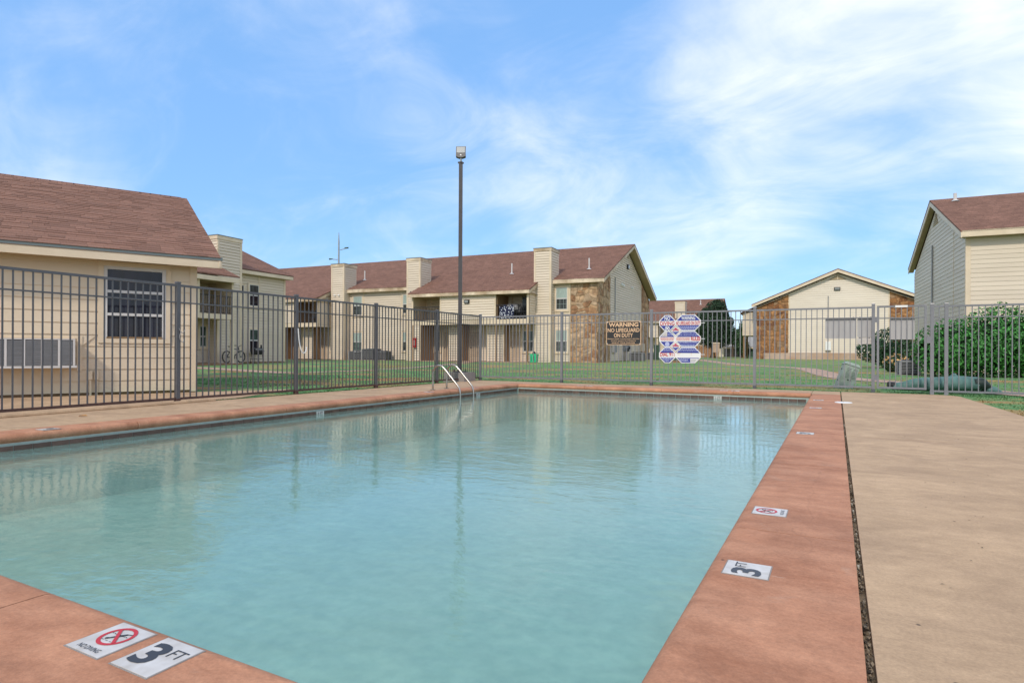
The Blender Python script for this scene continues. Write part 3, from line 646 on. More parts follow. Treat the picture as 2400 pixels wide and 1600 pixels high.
# filler in the open joint beside the right coping
MB().box(GAPX0 - .01, GAPX1 + .01, -3, 14.5, -.09, -.028).build('joint_filler', M['debris'], deck)
rn = random.Random(4); b = MB()
for _ in range(1500):
    y = 0.9 + 13.4 * rn.random() ** 2.0; x = rn.uniform(GAPX0 + .002, GAPX1 + .0); z = rn.uniform(-.03, -.004); s = rn.uniform(.002, .007)
    i = len(b.v); a = rn.uniform(0, 6.28)
    for k in range(4): b.v.append((x + s * math.cos(a + k * 1.57) * rn.uniform(.5, 1.2), y + s * 2.0 * math.sin(a + k * 1.57), z + rn.uniform(-.004, .006)))
    b.f.append([i, i + 1, i + 2, i + 3])
b.build('joint_debris', M['debris'], deck, kind='stuff')
b = MB()
for _ in range(26):
    y = 0.9 + 8 * rn.random() ** 1.6; x = rn.uniform(GAPX0 + .006, GAPX1 - .004); b.tube([(x, y, -.02), (x + rn.uniform(-.003, .003), y + .006, -.008), (x, y + .011, -.016)], [.001, rn.uniform(.003, .0055), .001], 6)
b.build('joint_pebbles', M['pebblew'], deck, kind='stuff')
# raised slab lip along the left fence
b = MB(); lip = [(-8.70, -3.0), (-8.68, 2.0), (-8.69, 4.0), (-8.73, 5.4), (-8.79, 6.4)]
b.tube([(x, y, .012) for x, y in lip], .03, 8); b.build('deck_lip', M['deck'], deck)

# coping: slabs with a rounded nose, butted with narrow joints
cop = bpy.data.objects.new('pool_coping', None); COL.objects.link(cop); cop['kind'] = 'structure'
def nose_profile(w):
    pr = [(w, 0.004), (0.05, 0.004)]
    for k in range(0, 9):
        t = math.pi / 2 + k * math.pi / 8; pr.append((0.047 + .047 * math.cos(t), -0.043 + .047 * math.sin(t)))
    pr += [(0.075, -0.095), (w, -0.095)]
    return pr
def cslab(kind, a, c, w):
    pr = nose_profile(w); f = {'L': lambda u, t, z: (PX0 - u, t, z), 'R': lambda u, t, z: (PX1 + u, t, z), 'N': lambda u, t, z: (t, PY0 - u, z), 'F': lambda u, t, z: (t, PY1 + u, z)}[kind]
    b = MB(); A = [f(u, a + .003, z) for u, z in pr]; B = [f(u, c - .003, z) for u, z in pr]; n = len(pr)
    ia = [b.vert(p) for p in A[1:10]]; ib = [b.vert(p) for p in B[1:10]]
    for k in range(8): b.f.append([ia[k], ia[k + 1], ib[k + 1], ib[k]])
    b.poly([A[0], A[1], B[1], B[0]]); 
    for k in range(9, n): b.poly([A[k], A[(k + 1) % n], B[(k + 1) % n], B[k]])
    b.poly(A); b.poly(B)
    o = b.build('coping_slab', M['coping'], cop)
    for k in range(8): o.data.polygons[k].use_smooth = True
def seq(a, c, cuts): q = [a] + cuts + [c]; return list(zip(q, q[1:]))
for a, c in seq(0.58, PY1 + .06, [3.01, 4.89, 6.75, 8.6, 10.4, 12.1]): cslab('R', a, c, 0.511)
for a, c in seq(PY0 - .5, PY1 + CW, [2.0, 4.1, 6.2, 8.3, 10.4, 12.3]): cslab('L', a, c, CW)
for a, c in seq(PX0, PX1 + .0, [-4.25, -2.32]): cslab('N', a, c, 0.53)
for a, c in seq(PX0, PX1, [-5.2, -3.4, -1.9]): cslab('F', a, c, CW)

# pool shell, waterline tiles
pool = bpy.data.objects.new('swimming_pool', None); COL.objects.link(pool); pool['kind'] = 'structure'
W0, W1, W2, W3 = PX0 - .02, PX1 + .02, PY0 - .02, PY1 + .02
b = MB(); zt, zn, zf = -.085, -.74, -.88
b.poly([(W0, W2, zn), (W1, W2, zn), (W1, W3, zf), (W0, W3, zf)])
b.poly([(W0, W2, zt), (W0, W3, zt), (W0, W3, zf), (W0, W2, zn)]); b.poly([(W1, W3, zt), (W1, W2, zt), (W1, W2, zn), (W1, W3, zf)])
b.poly([(W1, W2, zt), (W0, W2, zt), (W0, W2, zn), (W1, W2, zn)]); b.poly([(W0, W3, zt), (W1, W3, zt), (W1, W3, zf), (W0, W3, zf)])
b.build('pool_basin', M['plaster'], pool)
MB().box(W0 + .001, W0 + .006, W2, W3, -.28, -.086).build('grout_bed', M['grout'], pool)
MB().box(W0 + .007, W1, W3 - .006, W3 - .001, -.28, -.088).build('grout_bed', M['grout'], pool)
tl = MB().box(W0 + .006, W0 + .013, 0, .154, -.262, -.112)
o = tl.build('tile', M['ptile'], pool, (0, 2.926 - 11 * .1605, 0)); k = -10
while 2.926 + k * .1605 < W3 - .15:
    if not k in (24, 53): link('tile', o.data, pool, (0, 2.926 + k * .1605, 0))
    k += 1
tf = MB().box(0, .154, W3 - .013, W3 - .006, -.262, -.112); o = None; x = W0 + .03
while x < W1 - .16:
    if abs(x - (W0 + .03 + 29 * .1605)) > .01: 
        if o is None: o = tf.build('tile', M['ptile'], pool, (x, 0, 0))
        else: link('tile', o.data, pool, (x, 0, 0))
    x += .1605
def wall_marker(loc, along):
    mp = (lambda u, v: (W0 + .015, u, v)) if along == 'L' else (lambda u, v: (u, W3 - .015, v))
    b = MB(); q = [mp(*p) for p in ((loc, -.262), (loc + .155, -.262), (loc + .155, -.112), (loc, -.112))]; b.poly(q)
    o = b.build('depth_tile', M['tilew'], pool)
    mp2 = (lambda u, v: (W0 + .0165, loc + .0775 + (u - 0) , v)) if along == 'L' else (lambda u, v: (loc + .0775 + u, W3 - .0165, v))
    lettering('3 FT', 0, -.143, .10, .035, M['ink'], o, mp2, bold=.01)
wall_marker(2.926 + 24 * .1605, 'L'); wall_marker(2.926 + 53 * .1605, 'L'); wall_marker(W0 + .03 + 29 * .1605, 'F')
b = MB(); b.poly([(W0, W2, WZ), (W1, W2, WZ), (W1, W3, WZ), (W0, W3, WZ)]); b.build('pool_water', M['water'], kind='structure')

# concrete walks over the lawn
def walk(pts, w, name='footpath'):
    P = catmull([(x, y, 0) for x, y in pts], 5); b = MB(); prev = None
    for k, p in enumerate(P):
        d = (P[min(k + 1, len(P) - 1)] - P[max(0, k - 1)]).normalized(); n = Vector((-d.y, d.x, 0)) * w / 2
        a, c = p + n, p - n; row = (b.vert((a.x, a.y, gz(a.y) + .012)), b.vert((c.x, c.y, gz(c.y) + .012)))
        if prev: b.f.append([prev[0], prev[1], row[1], row[0]])
        prev = row
    b.build(name, M['path'], kind='structure')
walk([(-34, 19.6), (-26, 17.9), (-21.7, 16.7), (-17.4, 15.6)], 0.9)
walk([(-17.2, 16.2), (-17.2, 19.5), (-17.4, 22.5), (-18.8, 27), (-20.6, 32), (-22.3, 37.2)], 0.55)
walk([(-10.1, 52), (-6.3, 41), (-4.3, 36.5), (-2.6, 34.2), (-1.4, 32.2), (-.75, 28.6), (-.2, 24.5), (.36, 22), (1, 20.8), (1.8, 19.6), (2.9, 16.9), (3.6, 15.4), (5.5, 13.6), (8, 12.5)], 0.95)

# ================================================================== BUILDINGS
PITCH = 0.42
# ---------- near left pool house
root = thing('pool_house', 'single-storey cream pool house with brown shingle roof and wall air conditioner', 'house', (-11.17, 7.694, 0), R(63.5))
MB().box(-8, -0.004, 0.0, 8.3, 0.03, 2.60).build('wall', M['siding_l'], root)
MB().box(-8, -0.02, 0.02, 8.28, -.2, 0.03).build('footing', M['redbrick'], root)
g = MB(); g.prism([(-8, 0, 2.58), (-8, 8.4, 2.58), (-8, 4.2, 4.5)], [(-.004, 0, 2.58), (-.004, 8.4, 2.58), (-.004, 4.2, 4.5)]); g.build('gable', M['siding_l'], root)
wx0, wx1, wz0, wz1 = -1.59, -0.425, 0.93, 2.43
def spans(z):
    if z >= wz0 - .02 and z < wz1: return [(-8, wx0), (wx1, -.09)]
    return [(-8, wx0), (wx0, -.09)] if z >= wz1 else [(-8, -1.83), (-1.83, -.09)]
boards(root, front(), spans, 0.03, 2.58, 0.2105, 'siding_l', th=0.024)
MB(front()).box(-.10, .024, 0, .032, .0, 2.56).build('corner_board', M['trim'], root)
MB(right()).box(-.03, .10, .001, .024, .0, 2.56).build('corner_board', M['trim'], root)
siding(root, right(0.0), .1, 8.3, .03, 4.3, .2105, 'siding_l', top=lambda z: (max(0, (z - 2.58) / .42), min(8.4, 8.4 - (z - 2.58) / .42)) if z > 2.58 else (0, 9))
w = MB(front()); tw = .085
w.box(-1.59, -.425, .002, .045, 2.345, 2.43); w.box(-1.59, -.425, .002, .045, .93, 1.015); w.box(-1.59, -1.505, .002, .043, 1.016, 2.344); w.box(-.51, -.425, .002, .043, 1.016, 2.344)
w = w.build('window', M['trim'], root)
s = MB(front()); s.box(-1.503, -1.45, .004, .036, 1.017, 2.343); s.box(-.575, -.512, .004, .036, 1.017, 2.343); s.box(-1.449, -.576, .004, .036, 2.285, 2.343)
s.build('sash', M['frame'], w)
for z in (1.88, 1.46): MB(front()).box(-1.449, -.576, .004, .034, z - .025, z + .025).build('sash_rail', M['frame'], w)
for a, c in ((1.05, 1.434), (1.486, 1.854), (1.906, 2.284)): MB(front()).box(-1.449, -.576, .005, .012, a, c).build('pane', M['glass'], w)
MB(front()).box(-1.46, -.57, .004, .05, 1.017, 1.045).build('sill', M['wood'], w)
LP = 0.45
rf = roof_slab(root, -8.4, .38, -.45, 2.60, 4.2, LP, .06)
roof_slab(root, -8.4, .38, 8.85, 2.60, 4.2, LP, .06)
MB(front()).box(-8.4, .38, .42, .455, 2.53, 2.67).build('drip_edge', M['drip'], root) if False else None
MB(front()).box(-8.4, .40, .40, .44, 2.40, 2.545).build('fascia', M['trim'], root)
MB(front()).box(-8.4, .41, .40, .452, 2.547, 2.61).build('gutter_edge', M['drip'], root)
MB(front()).box(-8.4, .40, .0, .399, 2.515, 2.535).build('soffit', M['soffit'], root)
for s_ in (-1, 1):
    yy = lambda t: -.45 + t if s_ < 0 else 8.85 - t
    MB().prism([(.34, yy(0), 2.42), (.34, yy(0), 2.54), (.34, 4.2, 4.61), (.34, 4.2, 4.47)], [(.375, yy(0), 2.42), (.375, yy(0), 2.54), (.375, 4.2, 4.61), (.375, 4.2, 4.47)]).build('rake_board', M['trim'], root)
# roof shingles on the near slope, laid one by one
ang = math.atan(LP); ca, sa = math.cos(ang), math.sin(ang); rn = random.Random(3)
def sh_mesh(L, t):
    b = MB(); b.prism([(0, 0, 0), (L, 0, 0), (L, .165, 0), (0, .165, 0)], [(0, 0, t), (L, 0, t), (L, .165, .003), (0, .165, .003)])
    me = bpy.data.meshes.new('shingle'); me.from_pydata(b.v, [], b.f); me.materials.append(M['shingle']); return me
meshes = [(L, sh_mesh(L - .004, t)) for L in (.17, .24, .31, .38, .46) for t in (.007, .013)]
cells = []; nrow = int(4.65 / ca / .138)
for r_ in range(nrow):
    x = -8.4 + rn.uniform(-.2, 0)
    while x < .38:
        L, me = rn.choice(meshes)
        cells.append((r_, x, min(L, .38 - x) / L, me)); x += L
tilt = Matrix.Rotation(ang, 4, 'X')
cells.sort(key=lambda c: abs(c[1] + 1.5) + c[0] * 0.10)
stuffb = MB()
for n_, (r_, x, sx, me) in enumerate(cells):
    d = r_ * .138 - .012
    p = Vector((x, -.45 + d * ca - .0012 * sa, 2.60 + d * sa + .0012))
    if n_ < 290:
        o = link('shingle', me, rf, p); o.rotation_euler = (ang, 0, 0); o.scale = (sx, 1, 1)
    else:
        mw = Matrix.Translation(p) @ tilt @ Matrix.Diagonal((sx, 1, 1, 1)); i = len(stuffb.v)
        stuffb.v += [tuple(mw @ v.co) for v in me.vertices]; stuffb.f += [[i + k for k in f.vertices] for f in me.polygons]
sm = M['shingle'].copy(); sm.name = 'brown_shingle_field'
for n in sm.node_tree.nodes:
    if n.type == 'OBJECT_INFO':
        gi = sm.node_tree.nodes.new('ShaderNodeNewGeometry')
        for l in list(n.outputs['Random'].links): sm.node_tree.links.new(gi.outputs['Random Per Island'], l.to_socket)
stuffb.build('shingles', sm, rf, kind='stuff')
b = MB()
for k in range(39):
    x = -8.4 + k * .221; b.prism([(x, 4.2 - .14, 4.693 - .06), (x + .25, 4.2 - .14, 4.693 - .06), (x + .25, 4.2, 4.693 + .01), (x, 4.2, 4.693 + .01)], [(x, 4.2 - .14, 4.566 - .06), (x + .25, 4.2 - .14, 4.57 - .06), (x + .25, 4.2, 4.572 + .01), (x, 4.2, 4.568 + .01)])
b.build('ridge_cap', M['roof'], rf, kind='stuff')
# wall air conditioner
ac = thing('wall_air_conditioner', 'long louvred air conditioner sticking out of the near cream house wall', 'air conditioner', (-11.17, 7.694, 0), R(63.5))
fr_ = front()
MB(fr_).box(-4.0, -1.93, .03, .36, .53, .99).build('body', M['trim'], ac)
MB(fr_).box(-4.03, -1.90, .03, .385, .49, .528).build('base_tray', M['frame'], ac)
f_ = MB(fr_)
for u in (-3.1, -2.86, -2.62, -2.38, -2.15): f_.box(u - .016, u + .016, .362, .383, .53, .97)
f_.box(-4.0, -1.925, .362, .384, .972, .992); f_.box(-1.955, -1.925, .362, .384, .53, .971)
f_.build('face_frame', M['frame'], ac)
MB(fr_).box(-3.99, -1.94, .361, .365, .535, .975).build('grille_back', M['pole'], ac)
first = None
for u in (-3.9, -3.66, -3.42, -3.18, -3.1 + .0, -2.86, -2.62, -2.38, -2.15):
    pass
cu0 = [(-3.6, -3.36), (-3.35, -3.12), (-3.08, -2.88), (-2.84, -2.64), (-2.60, -2.40), (-2.36, -2.17), (-2.13, -1.96)]
for a, c in cu0:
    g = MB(fr_); z = .545
    while z < .965:
        bend = rn.uniform(-.002, .002); g.prism([(a, .366, z), (c, .366, z), (c, .38, z - .006 + bend), (a, .38, z - .006)], [(a, .366, z + .005), (c, .366, z + .005), (c, .38, z - .001 + bend), (a, .38, z - .001)]); z += .0145
    g.build('louvre_panel', M['grey'], ac, kind='stuff')
# patch board round it and two conduits
pb = MB(fr_); pb.box(-4.1, -1.82, .024, .03, 1.0, 1.055); pb.box(-1.9, -1.82, .024, .031, .42, .999); pb.build('surround_board', M['trim'], root)
for u, h in ((-1.70, .42), (-1.61, .43)):
    MB().tube([(u, -.06, -.11), (u, -.06, .30)], .018, 10).build('conduit', M['trim'], root)
    MB(fr_).box(u - .03, u + .03, .025, .09, .27, h).build('conduit_box', M['trim'], root)

# ---------- main two-storey block across the lawn
main = thing('apartment_block', 'long two-storey cream apartment block with three chimneys and brown stone end', 'apartment block', (-13.889, 37.918, 0), R(3.2))
F0 = front()
XL = -36.0; W = 15.8; EZ = 5.36
MB().box(XL, -.004, .004, W, .0, EZ).build('wall', M['siding'], main)
MB().box(XL, 0.02, -.03, W + .02, -.15, .09).build('footing', M['redbrick'], main)
gab = MB(); gab.prism([(-.3, 0, EZ - .02), (-.3, W, EZ - .02), (-.3, W / 2, EZ + PITCH * W / 2 - .02)], [(-.004, 0, EZ - .02), (-.004, W, EZ - .02), (-.004, W / 2, EZ + PITCH * W / 2 - .02)]); gab.build('gable', M['siding'], main)
siding(main, F0, -3.1, -1.85, .1, EZ, .17); siding(main, F0, -20.5, -14.2, .1, EZ, .17)
siding(main, F0, -13.4, -4.0, .1, EZ, .17); siding(main, F0, -36, -21.4, .1, EZ, .17)
for u in (-1.86, -14.79, -18.92, -15.40): MB(F0).box(u - .05, u + .05, .0, .045, .1 if u == -1.86 else 3.0, EZ).build('trim_board', M['trim'], main)
MB(F0).box(-3.0, -1.92, .0, .042, 3.35, 3.45).build('trim_board', M['trim'], main)
# stone end
MB(F0).box(-1.80, .02, 0, .02, 0, EZ - .02).build('stone_backing', M['mortar'], main)
stones(main, front(-.02), -1.80, .03, .0, EZ - .02, None, .5, .40, 11)
gtop = lambda u: EZ - .08 + PITCH * min(u, W - u)
for a, c, sd in ((0.0, 3.1, 5), (12.7, W, 6)):
    bb = MB(right()); pts = [(a, 0), (c, 0), (c, gtop(c)), (a, gtop(a))]
    bb.prism([(u, .0, z) for u, z in pts], [(u, .02, z) for u, z in pts]); bb.build('stone_backing', M['mortar'], main)
    stones(main, right(.02), a, c, .0, gtop(max(min(c, W - .01), a) if a < 5 else a), gtop, .62, .5, sd)
siding(main, right(), 3.12, 12.68, .12, 8.6, .172, top=lambda z: (0, W) if z < EZ else ((z - EZ + .1) / PITCH, W - (z - EZ + .1) / PITCH), th=.055, gap=.036)
for u in (3.12, 12.68): MB(right()).box(u - .06, u + .06, .0, .032, .1, gtop(u)).build('corner_board', M['trim'], main)
# roof
r1 = roof_slab(main, XL, .62, -.4, 5.60, 7.9, PITCH, .07)
r2 = roof_slab(main, XL, .62, W + .4, 5.60, 7.9, PITCH, .07)
ZR = 5.60 + PITCH * 8.3
MB(F0).box(-3.02, .57, .36, .40, 5.33, 5.585).build('fascia', M['worn'], main)
MB(F0).box(-20.36, -14.40, .36, .40, 5.33, 5.585).build('fascia', M['worn'], main)
MB(F0).box(-20.36, .60, .0, .359, 5.33, 5.35).build('soffit', M['soffit'], main)
for s_ in (0, 1):
    ys_ = (-.4, 7.9) if s_ == 0 else (W + .4, 7.9)
    MB().prism([(.57, ys_[0], 5.30), (.57, ys_[0], 5.54), (.57, 7.9, ZR - .06), (.57, 7.9, ZR - .30)], [(.61, ys_[0], 5.30), (.61, ys_[0], 5.54), (.61, 7.9, ZR - .06), (.61, 7.9, ZR - .30)]).build('rake_board', M['worn'] if s_ == 0 else M['trim'], main)
    MB().prism([(.0, ys_[0], 5.36), (.569, ys_[0], 5.36), (.569, 7.9, ZR - .23), (.0, 7.9, ZR - .23)], [(.0, ys_[0], 5.37), (.569, ys_[0], 5.37), (.569, 7.9, ZR - .22), (.0, 7.9, ZR - .22)]).build('soffit', M['soffit'], main)
for x, y in ((-20.49, 2.05), (-16.1, 1.9), (-6.86, 1.55), (-1.07, 1.7)): vent_pipe(r1, x, y, 5.6 + PITCH * (y + .4))
# windows of the open bays
window(main, F0, -2.82, -2.02, 3.62, 5.09, o0=.040); window(main, F0, -2.82, -2.02, .78, 2.23, o0=.040)
window(main, F0, -15.21, -14.76, 3.62, 5.04, 'blind', 'screen', .09, grid=False, o0=.040); window(main, F0, -15.21, -14.76, .79, 2.21, 'blind', 'screen', .09, grid=False, o0=.040)
window(main, F0, -19.92, -19.08, 3.58, 5.06, o0=.040); window(main, F0, -19.92, -19.08, .77, 2.2, 'blind', 'glass_green', o0=.040)
# chimneys
CF = -.70
for a, c, zt_ in ((-4.14, -2.96, 7.72), (-14.40, -13.25, 7.66), (-21.56, -20.33, 7.62)):
    ch = chimney(main, a, c, CF, .75, zt_, .17)
    if a < -10:
        for dx in (.38, .78): MB().tube([(a + dx, CF - .02, 5.15), (a + dx, CF - .11, 5.15), (a + dx, CF - .15, 5.09)], .05, 8).build('spot_lamp', M['dark'] if a > -20 else M['white'], ch)
# balcony sections
BY = -1.85; B0 = front(BY)
def balcony_section(x0, x1, left_open, right_open, open_w=2.25):
    """upper storey box carried on posts; openings at its ends"""
    ZB, ZF, ZT = 2.63, 2.95, 4.60
    segs = []
    a = x0 + .12; 
    if left_open: segs.append((a, a + open_w))
    if right_open: segs.append((x1 - .14 - open_w, x1 - .14))
    MB(B0).box(x0, x1, -.06, .0, ZB, ZF).build('floor_band', M['trim'], main)
    MB().box(x0, x1, BY + .061, -.02, ZB + .02, ZF - .03).build('balcony_floor', M['soffit'], main)
    solid = [(x0, x1)]
    for s0, s1 in segs:
        new = []
        for p, q in solid:
            if s0 > p: new.append((p, min(s0, q)))
            if s1 < q: new.append((max(s1, p), q))
        solid = [z for z in new if z[1] - z[0] > .02]
    for p, q in solid:
        MB(B0).box(p, q, -.08, -.001, ZF, ZT + .1).build('upper_wall', M['trim'], main)
        if q - p > .5:
            siding(main, B0, p + .09, q - .09, ZF - .0, ZT, .17)
            for u in (p, q): MB(B0).box(min(u, u + (.09 if u == p else -.09)), max(u, u + (.09 if u == p else -.09)), 0, .046, ZB + .001, ZT).build('corner_board', M['trim'], main)
    for sx, mp in ((x1, right(x1)), (x0, left(x0))):
        MB(mp).box(BY + .002, .0, -.08, -.001, ZB, ZT + .25).build('side_wall', M['trim'], main)
        siding(main, mp, BY + .1, .0, ZB, 5.2, .17, top=lambda z: (BY + .1 if z < 4.6 else max(BY + .1, -2.15 + (z - 4.72) / PITCH), 0.0))
    for s0, s1 in segs:
        railing(main, front(BY + .03), s0, s1, ZF, 3.92)
        MB().box(s0 + .35, s0 + .42, -.075, -.005, ZF, 4.6).build('door_frame', M['trim'], main)
        MB().box(s0 + 1.15, s0 + 2.0, -.07, -.003, ZF + .02, 4.95 - .4).build('patio_door', M['screen'], main)
        for p in (s0 - .08 if s0 - .08 > x0 else None, s1 + .02 if s1 + .02 < x1 - .05 else None):
            if p is not None and x0 + .3 < p < x1 - .3: MB(front(BY + .1)).box(p, p + .06, 0, 1.7 * 0, ZF, 4.6)
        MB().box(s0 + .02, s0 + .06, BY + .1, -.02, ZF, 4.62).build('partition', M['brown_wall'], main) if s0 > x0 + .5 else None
    MB(front(BY)).box(x0 - .14, x1 + .16, .26, .30, 4.60, 4.81).build('balcony_fascia', M['worn'], main)
    MB().box(x0 - .14, x1 + .16, BY - .259, -.1, 4.61, 4.625).build('balcony_soffit', M['soffit'], main)
    rr = MB(); y0_ = BY - .30; zz0 = 5.60 + PITCH * (y0_ + .4)
    rr.prism([(x0 - .16, y0_, zz0 - .07), (x1 + .18, y0_, zz0 - .07), (x1 + .18, -.38, 5.60 - .06), (x0 - .16, -.38, 5.60 - .06)], [(x0 - .16, y0_, zz0), (x1 + .18, y0_, zz0), (x1 + .18, -.38, 5.609), (x0 - .16, -.38, 5.609)])
    rr.build('roof', M['roof'], main)
    for sx in (x0 - .15, x1 + .13):
        MB().prism([(sx, y0_, 4.58), (sx, y0_, 4.76), (sx, -.36, 5.54), (sx, -.36, 5.30)], [(sx + .04, y0_, 4.58), (sx + .04, y0_, 4.76), (sx + .04, -.36, 5.54), (sx + .04, -.36, 5.30)]).build('rake_board', M['worn'], main)
balcony_section(-13.2, -4.06, True, True)
balcony_section(-31.2, -21.95, True, True)
wall_light(main, front(BY), -8.65, 4.18, .40, .26)
for u in (-13.1, -6.45, -4.16, -22.05, -24.35): MB(F0).box(u - .055, u + .055, 1.72, 1.83, -.02, 2.63).build('post', M['wood'], main)
MB().box(-13.3, -4.0, BY - .2, -.03, -.1, .10).build('porch_slab', M['path'], main)
MB().box(-31.3, -21.9, BY - .2, -.03, -.1, .08).build('porch_slab', M['redbrick'], main)
# storage closets under the balconies
def closet(x0, x1, dpt):
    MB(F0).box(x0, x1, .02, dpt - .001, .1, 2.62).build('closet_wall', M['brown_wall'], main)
    siding(main, front(-dpt), x0 + .07, x1 - .07, .1, 2.6, .17)
    for u in (x0, x1 - .07): MB(F0).box(u, u + .07, dpt, dpt + .046, .1, 2.62).build('corner_board', M['trim'], main)
closet(-13.05, -12.46, 1.80); closet(-10.65, -9.50, 1.0); closet(-7.52, -6.22, 1.0); closet(-27.5, -26.2, 1.0); closet(-24.3, -23.2, .9)
def door(x0, x1, z0=.10, z1=2.18):
    f = MB(F0); f.box(x0 - .09, x0, .0, .055, z0, z1 + .09); f.box(x1, x1 + .09, .0, .055, z0, z1 + .09); f.box(x0 - .0, x1, .0, .055, z1, z1 + .09)
    d = f.build('door', M['trim'], main)
    MB(F0).box(x0 + .002, x1 - .002, .018, .040, z0, z1 - .002).build('door_leaf', M['doorm'], d)
    MB().tube([(x0 + .09, -.04, 1.05), (x0 + .09, -.10, 1.05)], .03, 8).build('handle', M['dark'], d)
    for zz in (.35, 1.25):
        MB(F0).box(x0 + .12, x1 - .12, .0405, .046, zz, zz + .7).build('door_panel', M['doorm'], d)
door(-6.15, -5.42); door(-9.42, -8.60); door(-11.62, -10.95); door(-23.15, -22.6)
window(main, F0, -5.20, -4.48, .78, 2.21, 'glass_green', 'screen', .1, o0=.040); window(main, F0, -12.35, -11.92, .78, 2.22, 'glass_green', 'screen', .1, grid=False, o0=.040); window(main, F0, -22.25, -21.93, .77, 2.3, 'glass_green', 'glass', .08, grid=False, o0=.040)
# gable-end fittings
wall_light(main, right(), 7.93, 7.35, .45, .34)
MB(right()).box(4.28, 4.36, .02, .09, 1.6, 6.15).build('conduit', M['grey'], main)
for u, z in ((6.05, 5.82), (6.5, 5.78), (9.23, 5.85)): MB().tube([(.02, u, z), (.18, u, z)], .10, 8).build('wall_vent', M['white'], main)
for q_ in ((3.6, 4.4, .75, 1.65), (6.6, 8.2, .85, 1.6)): MB(right()).box(q_[0], q_[1], .0, .2, q_[2], q_[3]).build('meter_panel', M['grey'], main)
for u, z in ((7.0, 1.42), (7.4, 1.42), (7.8, 1.42), (7.0, 1.0), (7.4, .95), (7.8, 1.1)): MB().tube([(.2, u, z), (.3, u, z)], .11, 8).build('meter', M['dark'], main)
MB(right()).box(12.5, 13.3, .02, .22, .85, 1.5).build('service_box', M['trim'], main)
lv = MB(right())
for k in range(5): lv.prism([(7.3 + k * .1, .02, 8.05 + k * .08), (8.5 - k * .1, .02, 8.05 + k * .08), (8.5 - k * .1, .06, 8.03 + k * .08), (7.3 + k * .1, .06, 8.03 + k * .08)], [(7.3 + k * .1, .02, 8.09 + k * .08), (8.5 - k * .1, .02, 8.09 + k * .08), (8.5 - k * .1, .06, 8.05 + k * .08), (7.3 + k * .1, .06, 8.05 + k * .08)])
lv.build('gable_vent', M['soffit'], main)

# ---------- second left block, with the bicycle
blk = thing('corner_apartment_block', 'cream two-storey block with broad chimney and recessed balcony, behind the bicycle', 'apartment block', (-31.168, 27.598, 0.02), R(93.2))
MB().box(-16, -.004, .004, 8.8, .0, 5.3).build('wall', M['siding'], blk)
MB().box(-16, .0, -.03, 8.8, -.15, .06).build('footing', M['redbrick'], blk)
siding(blk, F0, -16, -.08, .07, 5.28, .165, gap=.032)
MB(F0).box(-.10, .046, 0, .046, .05, 5.25).build('corner_board', M['trim'], blk); MB(right()).box(.001, .1, .0, .044, .05, 5.25).build('corner_board', M['trim'], blk)
siding(blk, right(), .1, 8.8, .07, 5.28, .165)
for u in (-2.08, ): MB(F0).box(u - .05, u + .05, .0, .046, 4.0, 5.25).build('trim_board', M['trim'], blk)
window(blk, F0, -2.82, -2.12, 3.42, 4.70, 'screen', 'glass', .1, grid=False, o0=.040); window(blk, F0, -2.80, -2.12, .70, 2.02, 'glass_green', 'glass', .1, grid=False, o0=.040)
window(blk, F0, -3.62, -3.22, 3.42, 4.60, 'glass', 'glass', .08, grid=False, o0=.040); window(blk, F0, -3.62, -3.22, .70, 2.04, 'glass', 'glass', .08, grid=False, o0=.040)
window(blk, F0, -6.16, -5.75, .95, 2.08, 'glass_green', 'glass_green', .1, grid=False, o0=.040)
rb = roof_slab(blk, -16.4, .37, -.4, 5.53, 4.2, PITCH, .07); roof_slab(blk, -16.4, .37, 8.8, 5.53, 4.2, PITCH, .07)
MB(F0).box(-4.0, .36, .36, .40, 5.26, 5.515).build('fascia', M['trim'], blk); MB(F0).box(-4.0, .36, .0, .359, 5.26, 5.28).build('soffit', M['soffit'], blk)
MB().prism([(.32, -.4, 5.24), (.32, -.4, 5.47), (.32, 4.2, 7.4), (.32, 4.2, 7.15)], [(.36, -.4, 5.24), (.36, -.4, 5.47), (.36, 4.2, 7.4), (.36, 4.2, 7.15)]).build('rake_board', M['trim'], blk)
chimney(blk, -5.58, -4.0, -.70, .9, 7.12, .165, capm='trim')
BX0, BX1, BYY = -13.5, -5.60, -2.0
MB(front(BYY)).box(BX0, BX1, -.06, 0, 2.41, 2.68).build('floor_band', M['trim'], blk)
MB().box(BX0, BX1, BYY + .061, -.02, 2.43, 2.66).build('balcony_floor', M['soffit'], blk)
MB(front(BYY)).box(BX0, -7.75, -.08, -.001, 2.68, 4.5).build('upper_wall', M['trim'], blk); siding(blk, front(BYY), BX0, -7.84, 2.68, 4.4, .165)
MB(front(BYY)).box(-7.85, -7.72, 0, .046, 2.42, 4.4).build('corner_board', M['trim'], blk)
MB(front(BYY)).box(-5.72, -5.60, -.08, -.001, 2.68, 4.5).build('upper_wall', M['trim'], blk)
MB(right(BX1)).box(BYY + .08, -.7, -.08, -.001, 2.41, 4.6).build('side_wall', M['trim'], blk)
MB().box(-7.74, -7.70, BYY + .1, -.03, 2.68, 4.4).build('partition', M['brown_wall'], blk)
MB().box(-7.6, -6.9, -.07, -.018, 2.7, 4.3).build('patio_door', M['screen'], blk)
railing(blk, front(BYY + .03), -7.72, -5.72, 2.68, 3.65)
MB(front(BYY)).box(BX0, BX1 + .12, .26, .30, 4.38, 4.61).build('balcony_fascia', M['trim'], blk)
MB().box(BX0, BX1 + .12, BYY - .259, -.02, 4.40, 4.42).build('balcony_soffit', M['soffit'], blk)
